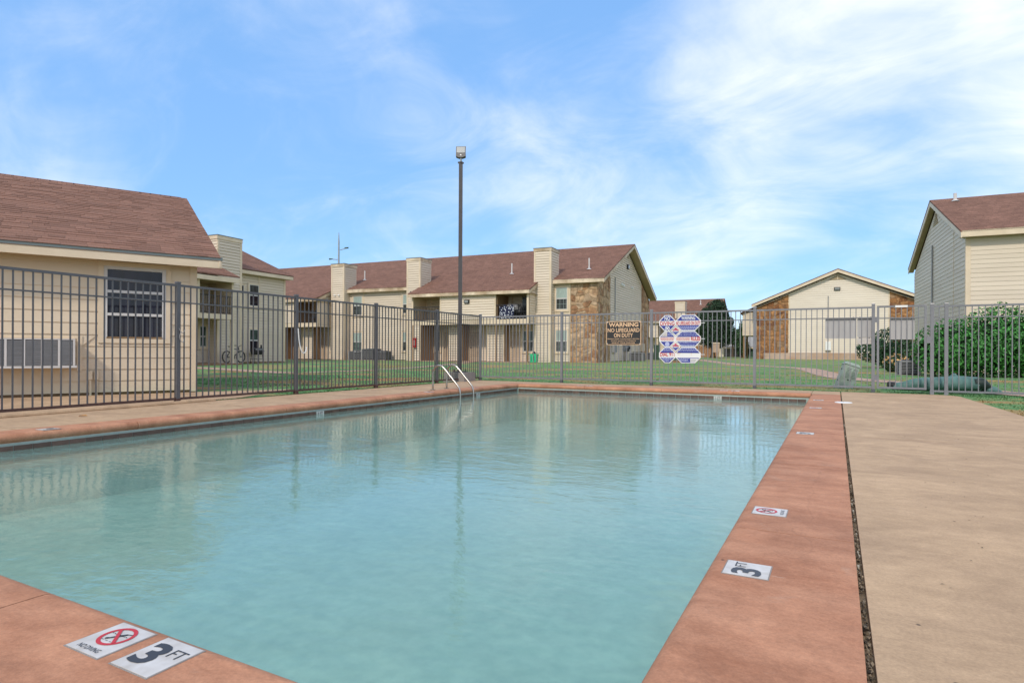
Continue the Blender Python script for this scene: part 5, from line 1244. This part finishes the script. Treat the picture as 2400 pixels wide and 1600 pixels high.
sk = thing('skimmer_lid', 'round white skimmer lid lying across the joint at the far right deck', 'lid', (.105, 11.32, .003))
MB().tube([(0, 0, 0), (0, 0, .008), (0, 0, .012)], [.128, .128, .118], 28).build('lid', M['white'], sk)
MB().tube([(0, .06, .0125), (0, .06, .014)], .014, 10).build('finger_hole', M['grey'], sk)
lfo = thing('fallen_leaf', 'single orange dry leaf lying on the left deck by the fence', 'leaf', (-8.05, 4.08, .006), R(30))
b = MB(); b.v = [(-.05, 0, 0), (-.02, .022, .012), (.03, .018, .016), (.06, 0, .004), (.03, -.02, .010), (-.02, -.018, .014), (0, 0, .003)]; b.f = [[6, 0, 1], [6, 1, 2], [6, 2, 3], [6, 3, 4], [6, 4, 5], [6, 5, 0]]
b.build('blade', M['leaf_dry'], lfo)
b = MB(); rn = random.Random(9)
for _ in range(190):
    x, y = (rn.uniform(.2, 2.1), rn.uniform(2.5, 14.3)) if rn.random() < .75 else (rn.uniform(-8.6, -7.4), rn.uniform(2, 14)); s = rn.uniform(.003, .009); a = rn.uniform(0, 6.28); z = .003
    b.poly([(x + s * math.cos(a), y + s * math.sin(a), z), (x + .4 * s * math.cos(a + 1.6), y + .4 * s * math.sin(a + 1.6), z + .002), (x - s * math.cos(a), y - s * math.sin(a), z), (x + .4 * s * math.cos(a - 1.6), y + .4 * s * math.sin(a - 1.6), z + .001)])
b.build('leaf_litter', M['debris'], kind='stuff')

# lamp post
lpst = thing('lamp_post', 'tall dark bronze lamp post with a square floodlight head beside the left fence', 'lamp post', (-9.05, 14.0, 0))
rzl = YAW
lm = MB().box(-.05, .05, -.05, .05, .27, 5.92).build('pole', M['pole'], lpst); lm.rotation_euler = (0, 0, YAW)
MB().box(-.14, .14, -.14, .14, .24, .262).build('base_plate', M['dark'], lpst)
for sx in (-1, 1):
    for sy in (-1, 1): MB().tube([(sx * .11, sy * .11, .25), (sx * .11, sy * .11, .32)], .014, 6).build('anchor_bolt', M['rust'], lpst)
MB().box(-.06, .06, -.06, .06, 5.91, 5.95).build('pole_cap', M['pole'], lpst)
MB().tube([(0, 0, 5.93), (0, 0, 6.10)], .028, 10).build('tenon', M['galv'], lpst)
hd = Matrix.Translation((0, 0, 6.09)) @ Matrix.Rotation(YAW - R(3), 4, 'Z') @ Matrix.Rotation(R(-14), 4, 'X')
hm = lambda x, y, z: hd @ Vector((x, y, z))
b = MB(hm); b.prism([(-.132, -.05, .0), (.132, -.05, .0), (.132, .05, .0), (-.132, .05, .0)], [(-.135, -.05, .29), (.135, -.05, .29), (.11, .06, .31), (-.11, .06, .31)])
b.prism([(-.05, -.05, -.04), (.05, -.05, -.04), (.05, .04, -.04), (-.05, .04, -.04)], [(-.132, -.05, .0), (.132, -.05, .0), (.132, .05, .0), (-.132, .05, .0)])
h_ = b.build('floodlight_head', M['pole'], lpst)
MB(hm).box(-.112, .112, -.056, -.052, .10, .272).build('lens', M['lens'], h_); MB(hm).box(-.09, .09, -.054, -.0515, .072, .087).build('label_strip', M['grey'], h_)
MB(hm).prism([(-.03, -.055, .012), (.03, -.055, .012), (0, -.055, .055)], [(-.03, -.052, .012), (.03, -.052, .012), (0, -.052, .055)]).build('mark', M['white'], h_)
lb = thing('concrete_block', 'square grey concrete block footing the lamp post at the left fence corner', 'footing', (-9.03, 13.95, 0), R(4))
MB().prism([(-.33, -.33, -.1), (.33, -.33, -.1), (.33, .33, -.1), (-.33, .33, -.1)], [(-.31, -.31, .237), (.31, -.31, .237), (.31, .31, .237), (-.31, .31, .237)]).build('block', M['block'], lb)

# tilted utility pedestal
D_ = fw * 14.55; pc = Vector((0, 0, 0)) + rt * (775 / FOC * 14.55) + D_
pdm = thing('utility_pedestal', 'leaning pale green utility pedestal with louvres behind the fence left of the gate', 'utility box', (pc.x, pc.y, -.05), R(14))
tl_ = Matrix.Rotation(R(19), 4, 'Y') @ Matrix.Rotation(R(-4), 4, 'X')
pm_ = lambda x, y, z: tl_ @ Vector((x, y, z))
body = MB(pm_).prism([(-.17, -.15, -.05), (.17, -.15, -.05), (.17, .15, -.05), (-.17, .15, -.05)], [(-.16, -.14, .60), (.16, -.14, .60), (.16, .14, .60), (-.16, .14, .60)]).build('cabinet', M['palegreen'], pdm)
MB(pm_).prism([(-.18, -.16, .585), (.18, -.16, .585), (.18, .16, .585), (-.18, .16, .585)], [(-.13, -.12, .655), (.13, -.12, .655), (.13, .12, .655), (-.13, .12, .655)]).build('lid', M['palegreen'], pdm)
for cx in (-.045, .085):
    for k in range(7): z = .30 + k * .036; MB(pm_).prism([(cx - .045, -.146, z), (cx + .045, -.146, z), (cx + .045, -.158, z - .008), (cx - .045, -.158, z - .008)], [(cx - .045, -.146, z + .014), (cx + .045, -.146, z + .014), (cx + .045, -.158, z + .004), (cx - .045, -.158, z + .004)]).build('louvre', M['palegreen'], pdm)
for cx in (.0, .05): MB(pm_).tube([(cx, -.147, .235), (cx, -.165, .235)], .016, 8).build('lock', M['dark'], pdm)
for z in (.46, .18): MB(pm_).tube([(-.165, 0, z), (-.178, 0, z)], .016, 8).build('bolt', M['dark'], pdm)

# rolled pool cover in green tarp behind the gate
tp = thing('tarp_roll', 'rolled green tarpaulin pool cover with dark end lying on the grass behind the gate', 'tarpaulin', (0, 0, 0))
def lump(path, rad, seed, m_, name, par, seg=14):
    r_ = random.Random(seed); P = catmull(path, 5); b = MB(); rings = []
    for k, p in enumerate(P):
        t = k / (len(P) - 1) * (len(rad) - 1); i = min(int(t), len(rad) - 2); rr = rad[i] + (rad[i + 1] - rad[i]) * (t - i)
        d = (P[min(k + 1, len(P) - 1)] - P[max(k - 1, 0)]).normalized(); u = Vector((0, 0, 1)); w = d.cross(u).normalized()
        row = []
        for j in range(seg):
            a = 2 * math.pi * j / seg; q = rr * (1 + .05 * math.sin(3 * a + k * .25 + seed) + .035 * math.sin(5 * a - k * .6) + r_.uniform(-.015, .015)); z = q * .82 * math.sin(a)
            pt = p + w * q * 1.12 * math.cos(a) + u * z; pt.z = max(pt.z, -.015); row.append(b.vert(pt))
        rings.append(row)
    for a, c in zip(rings, rings[1:]):
        for j in range(seg): b.f.append([a[j], a[(j + 1) % seg], c[(j + 1) % seg], c[j]])
    b.f.append(rings[0][::-1]); b.f.append(rings[-1])
    return b.build(name, M[m_], par, smooth=True)
lump([(1.06, 15.30, .10), (1.25, 15.33, .12), (1.45, 15.36, .155), (1.75, 15.40, .17), (2.0, 15.44, .18), (2.35, 15.5, .19), (2.58, 15.54, .18)], [.09, .11, .16, .18, .185, .19, .17], 3, 'tarp', 'roll', tp)
lump([(2.46, 15.50, .19), (2.62, 15.53, .19), (2.72, 15.56, .15)], [.165, .175, .12], 5, 'darktarp', 'folded_end', tp)
lump([(2.68, 15.5, .06), (2.85, 15.56, .07), (2.98, 15.6, .02)], [.10, .09, .03], 7, 'tarp', 'loose_corner', tp)
lump([(2.08, 15.75, .2), (2.2, 15.78, .30), (2.32, 15.8, .2)], [.07, .12, .07], 8, 'tarp', 'raised_fold', tp)
MB().tube([(1.10, 15.29, .13), (.97, 15.27, .135)], .075, 12).build('tube_end', M['dark'], tp)

# ================================================================== SMALL THINGS ON AND BY THE BUILDINGS
def wpos(root, p):
    mw = Matrix.Translation(root.location) @ Matrix.Rotation(root.rotation_euler[2], 4, 'Z'); return mw @ Vector(p)
def condenser(label, loc, rz, w=.78, h=.72, group=None):
    t = thing('condenser_unit', label, 'air conditioner', loc, rz, group)
    MB().box(-w / 2 - .08, w / 2 + .08, -w / 2 - .08, w / 2 + .08, -.08, .05).build('pad', M['block'], t)
    MB().box(-w / 2 + .03, w / 2 - .03, -w / 2 + .03, w / 2 - .03, .05, h - .05).build('coil', M['dark'], t)
    for sx in (-1, 1):
        for sy in (-1, 1): MB().box(sx * w / 2 - .03, sx * w / 2 + .03, sy * w / 2 - .03, sy * w / 2 + .03, .05, h - .055).build('corner_post', M['grey'], t)
    s = MB(); k = .12
    while k < h - .1:
        for sy in (-1, 1): s.box(-w / 2 + .035, w / 2 - .035, sy * (w / 2 - .012) - .008, sy * (w / 2 - .012) + .008, k, k + .018)
        for sx in (-1, 1): s.box(sx * (w / 2 - .012) - .008, sx * (w / 2 - .012) + .008, -w / 2 + .035, w / 2 - .035, k, k + .018)
        k += .055
    s.build('louvres', M['grey'], t, kind='stuff')
    MB().box(-w / 2 - .01, w / 2 + .01, -w / 2 - .01, w / 2 + .01, h - .05, h).build('top', M['grey'], t)
    MB().tube([(0, 0, h), (0, 0, h + .04)], [w * .38, w * .33], 18).build('fan_guard', M['dark'], t)
gcon = 'condensers on pads along the apartment block'
for s, y, h, l in ((-19.1, -.75, .68, 'dark condenser unit standing leftmost in the row under the block windows'), (-18.45, -.95, .64, 'dark condenser unit second from the left of the row under the block wall'), (-17.4, -1.0, .86, 'tall grey condenser unit in the middle of the row under the block wall'), (-16.35, -.8, .68, 'dark condenser unit rightmost in the row under the block wall')):
    condenser(l, wpos(main, (s, y, .07)), R(3.2), .74 if h < .8 else 1.0, h, gcon)
condenser('dark condenser unit against the stone gable end, nearer one of two', wpos(main, (1.0, 7.2, .05)), R(3.2), .95, .70, gcon)
condenser('dark condenser unit against the stone gable end, farther one of two', wpos(main, (1.0, 13.2, .05)), R(3.2), .95, .70, gcon)
p_ = fw * 21.9 + rt * (925 / FOC * 21.9)
condenser('grey condenser unit tucked against the left end of the tall hedge', (p_.x + .1, p_.y + .5, -.02), R(3.2), .6, .56, gcon)

# fire extinguisher cabinet
fe = thing('fire_extinguisher', 'red fire extinguisher in a wall cabinet at the left end of the porch', 'fire extinguisher', wpos(main, (-12.88, -1.86, 1.38)), R(3.2))
MB().box(-.14, .14, -.14, -.0, -.34, .34).build('cabinet', M['extred'], fe); MB().box(-.06, .06, -.146, -.141, -.2, .18).build('window', M['tilew'], fe); MB().tube([(0, -.15, -.26), (0, -.15, .2)], .035, 10).build('cylinder', M['extred'], fe)

# green crate on the porch
gc = thing('plastic_crate', 'bright green plastic bin on the porch beside the chimney wall', 'crate', wpos(main, (-3.72, -1.72, .10)), R(3.2))
MB().prism([(-.2, -.2, 0), (.2, -.2, 0), (.2, .2, 0), (-.2, .2, 0)], [(-.24, -.24, .52), (.24, -.24, .52), (.24, .24, .52), (-.24, .24, .52)]).build('bin', M['crate'], gc); MB().box(-.255, .255, -.255, .255, .49, .54).build('rim', M['crate'], gc)
MB().tube([(0, 0, .5), (.05, -.05, .68)], [.16, .06], 8).build('dark_bag', M['dark'], gc)
for x in (-.1, .1): MB().box(x - .02, x + .02, -.235, -.20, .08, .42).build('rib', M['green'], gc)

# things on the right-hand balcony
bl = thing('patterned_blanket', 'navy blanket with white print draped over the right balcony railing', 'blanket', wpos(main, (-5.55, BY - .0, 2.95)), R(3.2))
b = MB(); nx, nz = 16, 10; idx = {}
for j in range(nz + 1):
    for i in range(nx + 1):
        x = -.62 + 1.05 * i / nx; z = .0 + .86 * j / nz * (1 - .10 * math.sin(i * .8)); idx[i, j] = b.vert((x, -.015 - .03 * math.sin(i * 1.3 + j * .2), z))
for j in range(nz):
    for i in range(nx): b.f.append([idx[i, j], idx[i + 1, j], idx[i + 1, j + 1], idx[i, j + 1]])
b.build('cloth', M['spotted'], bl, smooth=True); MB().box(-.62, .42, -.01, .05, .80, .83).build('fold', M['fabric'], bl)
bo = thing('white_bottles', 'pair of small white bottles standing on the right balcony railing corner', 'bottles', wpos(main, (-6.02, BY + .1, 3.78)), R(3.2)) if False else None
gb_ = thing('barbecue_grill', 'grey covered barbecue grill standing on the right balcony behind the blanket', 'barbecue', wpos(main, (-5.45, -1.2, 2.95)), R(3.2))
MB().prism([(-.42, -.25, .62), (.42, -.25, .62), (.42, .25, .62), (-.42, .25, .62)], [(-.36, -.2, 1.02), (.36, -.2, 1.02), (.36, .2, 1.02), (-.36, .2, 1.02)]).build('hood', M['grey'], gb_)
MB().box(-.40, .40, -.22, .22, .05, .61).build('cart', M['dark'], gb_); MB().tube([(-.3, -.27, .75), (.3, -.27, .75)], .015, 8).build('handle', M['dark'], gb_)
chh = thing('balcony_chair', 'round black chair on the right balcony beside the blanket', 'chair', wpos(main, (-4.95, -1.45, 2.95)), R(3.2))
MB().tube([(0, 0, .42), (0, 0, .47)], .27, 16).build('seat', M['dark'], chh); MB().tube([(0, .18, .45), (0, .26, .78)], [.24, .20], 14).build('backrest', M['dark'], chh)
for x in (-.17, .17):
    for y in (-.15, .15): MB().tube([(x, y, 0), (x * .8, y * .8, .43)], .018, 6).build('leg', M['dark'], chh)
tb = thing('side_table', 'small black folding table at the right end of the right balcony', 'table', wpos(main, (-4.45, -1.5, 2.95)), R(3.2))
MB().box(-.2, .2, -.18, .18, .50, .53).build('table_top', M['dark'], tb)
for x in (-1, 1):
    for y in (-.15, .15): MB().tube([(x * .18, y, 0), (-x * .15, y, .5)], .012, 6).build('leg', M['dark'], tb)
ch2 = thing('balcony_chair', 'black padded chair on the far left balcony behind the fence post', 'chair', wpos(main, (-22.55, -1.45, 2.95)), R(3.2))
MB().box(-.28, .28, -.25, .25, .38, .46).build('seat', M['dark'], ch2); MB().prism([(-.28, .18, .46), (.28, .18, .46), (.28, .25, .46), (-.28, .25, .46)], [(-.26, .3, 1.0), (.26, .3, 1.0), (.26, .36, 1.0), (-.26, .36, 1.0)]).build('backrest', M['dark'], ch2)
for x in (-.24, .24):
    for y in (-.2, .2): MB().box(x - .02, x + .02, y - .02, y + .02, 0, .38).build('leg', M['dark'], ch2)

# bicycle leaning by the post
bk = thing('bicycle', 'black bicycle leaning by the porch post of the left block', 'bicycle', wpos(blk, (-5.02, -1.35, .06)), R(93.2 + 6))
def wheel(x):
    b = MB(); n = 28; r = .315
    b.tube([(x + r * math.cos(2 * math.pi * k / n), 0, .34 + r * math.sin(2 * math.pi * k / n)) for k in range(n + 1)], .034, 7, False); ty = b.build('wheel', M['dark'], bk, smooth=True)
    b = MB()
    for k in range(12):
        a = 2 * math.pi * k / 12; b.tube([(x, 0, .34), (x + .29 * math.cos(a), 0, .34 + .29 * math.sin(a))], .004, 4, False)
    b.build('spokes', M['grey'], ty); MB().tube([(x, -.05, .34), (x, .05, .34)], .03, 8).build('hub', M['dark'], ty)
wheel(-.50); wheel(.52)
b = MB(); bb_, st, hd_ = (-.06, 0, .30), (-.20, 0, .78), (.36, 0, .74)
for p, q in ((bb_, st), (st, hd_), (bb_, (.39, 0, .66)), ((-.5, .03, .34), bb_), ((-.5, .03, .34), (-.19, 0, .72)), (hd_, (.33, 0, .88))): b.tube([p, q], .027, 7)
b.build('frame', M['dark'], bk)
b = MB(); b.tube([(.38, .04, .70), (.52, .05, .34)], .016, 6); b.tube([(.38, -.04, .70), (.52, -.05, .34)], .016, 6); b.build('fork', M['grey'], bk)
MB().tube(catmull([(.30, -.30, .98), (.36, -.12, .97), (.34, 0, .90), (.36, .12, .97), (.30, .30, .98)], 4), .015, 6).build('handlebar', M['dark'], bk)
MB().prism([(-.36, -.07, .88), (-.10, -.02, .88), (-.10, .02, .88), (-.36, .07, .88)], [(-.36, -.07, .92), (-.10, -.02, .91), (-.10, .02, .91), (-.36, .07, .92)]).build('saddle', M['dark'], bk); MB().tube([(-.21, 0, .76), (-.23, 0, .88)], .013, 6).build('seat_post', M['dark'], bk)
MB().tube([(-.06, -.03, .30), (-.06, -.06, .30)], .09, 12).build('chainring', M['dark'], bk)
kg = thing('charcoal_grill', 'black charcoal grill on legs under the left block window', 'barbecue', wpos(blk, (-2.75, -.62, -.03)), R(93.2))
MB().tube([(-.30, 0, .74), (.30, 0, .74)], .21, 14).build('drum', M['dark'], kg); MB().box(-.27, .27, -.232, -.19, .82, .88).build('handle', M['grey'], kg)
MB().tube([(.28, 0, .80), (.44, .02, .72), (.36, .02, .62)], [.1, .12, .04], 8).build('side_bag', M['rust'], kg); MB().tube([(.32, 0, .9), (.32, 0, 1.12)], .05, 8).build('chimney_pipe', M['dark'], kg)
for x in (-.26, .26):
    for y in (-.17, .17): MB().tube([(x * 1.25, y, 0), (x, y * .8, .62)], .016, 6).build('leg', M['dark'], kg)
MB().box(-.30, .34, -.16, .16, .28, .31).build('shelf', M['dark'], kg)

# utility cabinets on the far lawn
uc = thing('utility_cabinet', 'tall dark green utility cabinet left of the octagonal rules sign', 'utility box', (-12.95, 49.6, gz(50)), R(10))
MB().box(-.24, .24, -.2, .2, -.1, 1.18).build('cabinet', M['green'], uc); MB().box(-.26, .26, -.22, .22, 1.18, 1.23).build('lid', M['green'], uc); MB().box(-.01, .01, -.206, -.2, .05, 1.1).build('door_seam', M['dark'], uc)
tr_ = thing('transformer_box', 'low green transformer box on the lawn below the octagonal rules sign', 'utility box', (-9.45, 42.6, gz(42)), R(12))
MB().prism([(-.5, -.4, .12), (.5, -.4, .12), (.5, .4, .12), (-.5, .4, .12)], [(-.46, -.3, .62), (.46, -.3, .62), (.46, .36, .66), (-.46, .36, .66)]).build('cabinet', M['green'], tr_); MB().box(-.58, .58, -.48, .48, -.1, .12).build('pad', M['redbrick'], tr_)
sb = thing('stadium_mast', 'tall thin grey mast with two lamp arms rising behind the left chimney', 'light mast', (-50.46, 52.45, 0))
MB().tube([(0, 0, 0), (0, 0, 13.2), (0, 0, 14.3)], [.16, .09, .03], 8).build('pole', M['galv'], sb)
for s, z, L in ((1, 12.3, .95), (-1, 11.2, .95)):
    v = rt * s; a = Vector((0, 0, z)) + v * .15; c = a + v * L + Vector((0, 0, .25 if s > 0 else .05)); MB().tube([a, c], .05, 6).build('lamp_arm', M['galv'], sb); MB().tube([c - v * .45, c], [.05, .1], 6).build('lamp_head', M['green'], sb)

# ================================================================== PLANTS
hg = thing('tall_hedge', 'tall glossy dark green hedge behind the fence at the right, in front of the block', 'hedge', (0, 0, 0))
hb = []
for k in range(13):
    t = k / 12; x = 2.95 + 5.9 * t; y = 25.35 + 2.0 * t; h = .90 + .36 * min(1, t * 3.4) + .05 * math.sin(k * 2.1)
    hb.append(((x, y, h - .02), (.66, .85, h)))
    hb.append(((x + .2, y - .15, h * .72), (.62, .9, h * .72)))
leaves(30000, blob_sampler(hb, .38), .062, 31, .46).build('foliage', M['leaf_hedge'], hg, kind='stuff')
b = MB(); rn = random.Random(8)
for k in range(14): x = 3.0 + k * .42; y = 25.4 + k * .14; b.tube([(x, y, -.05), (x + rn.uniform(-.15, .15), y + .1, .6), (x + rn.uniform(-.3, .3), y + .1, 1.3)], [.05, .035, .015], 6)
b.build('stems', M['bark'], hg)
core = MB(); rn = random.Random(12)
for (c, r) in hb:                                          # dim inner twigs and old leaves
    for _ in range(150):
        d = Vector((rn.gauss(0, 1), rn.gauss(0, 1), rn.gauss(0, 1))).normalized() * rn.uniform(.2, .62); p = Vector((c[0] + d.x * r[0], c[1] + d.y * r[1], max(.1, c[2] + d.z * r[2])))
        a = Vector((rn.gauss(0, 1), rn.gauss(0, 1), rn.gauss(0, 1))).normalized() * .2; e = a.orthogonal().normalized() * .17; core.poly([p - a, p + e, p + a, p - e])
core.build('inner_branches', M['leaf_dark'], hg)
def shrub(name, label, cat, blobs, n, size, m_, seed, stem, group=None):
    t = thing(name, label, cat, (0, 0, 0), 0, group); leaves(n, blob_sampler(blobs, .35), size, seed).build('foliage', M[m_], t, kind='stuff')
    b = MB()
    for k in range(5):
        a = k * 1.26; b.tube([(stem[0] + .05 * math.cos(a), stem[1] + .05 * math.sin(a), -.05), (stem[0] + .25 * math.cos(a), stem[1] + .25 * math.sin(a), stem[2] * .5), (stem[0] + .4 * math.cos(a), stem[1] + .4 * math.sin(a), stem[2])], [.045, .03, .012], 6)
    b.build('stem', M['bark'], t); return t
def atd(px, d): return fw * d + rt * ((px - 1200) / FOC * d)
a1, a2, a3 = atd(2045, 30.5), atd(2085, 30), atd(2100, 25)
shrub('round_bush', 'large dull green rounded bush behind the gate post, in front of the gabled block', 'bush', [((a1.x, a1.y, .95), (.75, .8, .62)), ((a2.x, a2.y, 1.2), (.95, .9, .85)), ((a2.x + .5, a2.y + .2, .8), (.8, .9, .75)), ((a2.x - .1, a2.y, .5), (.6, .7, .45))], 6500, .062, 'leaf_bush', 41, (a2.x, a2.y, 1.0))
fbs = shrub('flowering_bush', 'low bush tipped with straw orange blossom in front of the round bush', 'bush', [((a3.x, a3.y, .36), (.46, .45, .38)), ((a3.x + .35, a3.y + .1, .28), (.35, .4, .3))], 2200, .05, 'leaf_bush', 42, (a3.x, a3.y, .4))
leaves(420, blob_sampler([((a3.x, a3.y - .03, .44), (.46, .46, .36)), ((a3.x + .35, a3.y + .07, .3), (.33, .4, .3))], .12), .045, 43, .8).build('blossom', M['flower'], fbs, kind='stuff')
def tree(name, label, base, h_trunk, r, blobs, n, size, m_, seed, group):
    t = thing(name, label, 'tree', (0, 0, 0), 0, group); x, y = base; z0 = gz(y) - .1; b = MB(); rnd = random.Random(seed)
    top = max(c[2] for c, _ in blobs)
    b.tube(catmull([(x, y, z0), (x + .05, y, z0 + h_trunk * .6), (x + rnd.uniform(-.2, .2), y, z0 + h_trunk * 1.3), (x + rnd.uniform(-.3, .3), y, top)], 4), [r * 1.5] * 2 + [r] * 4 + [r * .7] * 4 + [r * .25] * 3, 9)
    for c, rr in blobs: b.tube([(x, y, z0 + h_trunk * rnd.uniform(.8, 1.3)), ((x + c[0]) / 2, (y + c[1]) / 2, (z0 + h_trunk + c[2]) / 2), c], [r * .55, r * .35, r * .12], 6)
    b.build('trunk', M['bark'], t); leaves(n, blob_sampler(blobs, .5), size, seed).build('crown', M[m_], t, kind='stuff')
T0 = atd(1670, 62)
def rel(p, d): return (T0.x + rt.x * p[0] + fw.x * d, T0.y + rt.y * p[0] + fw.y * d, p[1])
tree('evergreen_tree', 'dense dark round evergreen tree with a low crown, beside the distant block', (T0.x, T0.y), 1.6, .2,
     [(rel((0, 3.3), 0), (1.75, 1.6, 2.0)), (rel((.35, 4.9), .1), (1.15, 1.1, 1.25)), (rel((-.95, 3.6), .1), (1.0, 1.0, 1.4)), (rel((1.2, 3.1), 0), (1.05, 1.0, 1.5)), (rel((.1, 2.1), -.3), (1.7, 1.4, .95)), (rel((.55, 5.6), 0), (.6, .6, .6)), (rel((-1.5, 2.7), 0), (.45, .5, .5)), (rel((1.75, 3.9), 0), (.4, .5, .5)), (rel((-.75, 4.9), 0), (.4, .4, .45)), (rel((1.3, 4.7), 0), (.4, .4, .45)), (rel((-1.35, 4.3), .2), (.35, .4, .4))], 15000, .10, 'leaf_dark', 51, 'trees beyond the far lawn')
T1 = atd(1737, 66)
tree('broadleaf_tree', 'narrow mid green leafy tree squeezed against the gabled block side wall', (T1.x, T1.y), 1.2, .12,
     [((T1.x - .1, T1.y, 2.1), (.75, .8, 1.3)), ((T1.x + .3, T1.y, 3.4), (.55, .6, .9)), ((T1.x + .2, T1.y + .3, 1.2), (.8, .8, .9)), ((T1.x - .6, T1.y, 3.0), (.3, .3, .4)), ((T1.x + .5, T1.y, 4.2), (.25, .3, .35))], 4200, .10, 'leaf_mid', 52, 'trees beyond the far lawn')
T2 = atd(1712, 74)
tree('broadleaf_tree', 'sparse low tree hanging over the grey-roofed house in the distance', (T2.x + .2, T2.y), 1.6, .12, [((T2.x, T2.y, 2.6), (1.3, 1.2, .8)), ((T2.x + .9, T2.y, 2.1), (.7, .8, .7))], 2200, .11, 'leaf_mid', 53, 'trees beyond the far lawn')

# grass blades over the lawn that shows largest, outside the deck
rn_ = np.random.default_rng(5)
def blades(n, x0, x1, y0, y1, h, keep=None):
    x = rn_.uniform(x0, x1, n); y = y0 + (y1 - y0) * rn_.random(n) ** 1.3
    return x, y
parts_ = []
for n, x0, x1, y0, y1 in ((26000, -22, 7, 14.62, 27), (5200, 2.2, 5.5, 6, 14.6), (3500, FX - .1, -8.82, 6.5, 14.6), (9000, -16, -9.0, 8.2, 14.6), (3200, -8.8, 6, 14.60, 14.85)):
    parts_.append(blades(n, x0, x1, y0, y1, .05))
x = np.concatenate([p[0] for p in parts_]); y = np.concatenate([p[1] for p in parts_])
ok = ~((x < -9.9) & (y < 9.3) & (x * .0 + (x + 11.17) * .895 - (y - 7.69) * .446 < .4))
x, y = x[ok], y[ok]; n = len(x)
a = rn_.uniform(0, 6.28, n); h = rn_.uniform(.012, .034, n); w = rn_.uniform(.004, .010, n) * 1.6; lean = rn_.uniform(0, .03, n); z = np.array([gz(v) for v in y])
V = np.empty((n, 3, 3)); V[:, 0] = np.stack([x - w * np.cos(a), y - w * np.sin(a), z], 1); V[:, 1] = np.stack([x + w * np.cos(a), y + w * np.sin(a), z], 1); V[:, 2] = np.stack([x + lean * np.cos(a + 1.5), y + lean * np.sin(a + 1.5), z + h], 1)
me = bpy.data.meshes.new('grass'); me.vertices.add(3 * n); me.vertices.foreach_set('co', V.reshape(-1))
me.loops.add(3 * n); me.loops.foreach_set('vertex_index', np.arange(3 * n, dtype=np.int32)); me.polygons.add(n)
me.polygons.foreach_set('loop_start', np.arange(0, 3 * n, 3, dtype=np.int32)); me.update(calc_edges=True); me.validate(); me.materials.append(M['lawn'])
link('grass', me, kind='stuff')
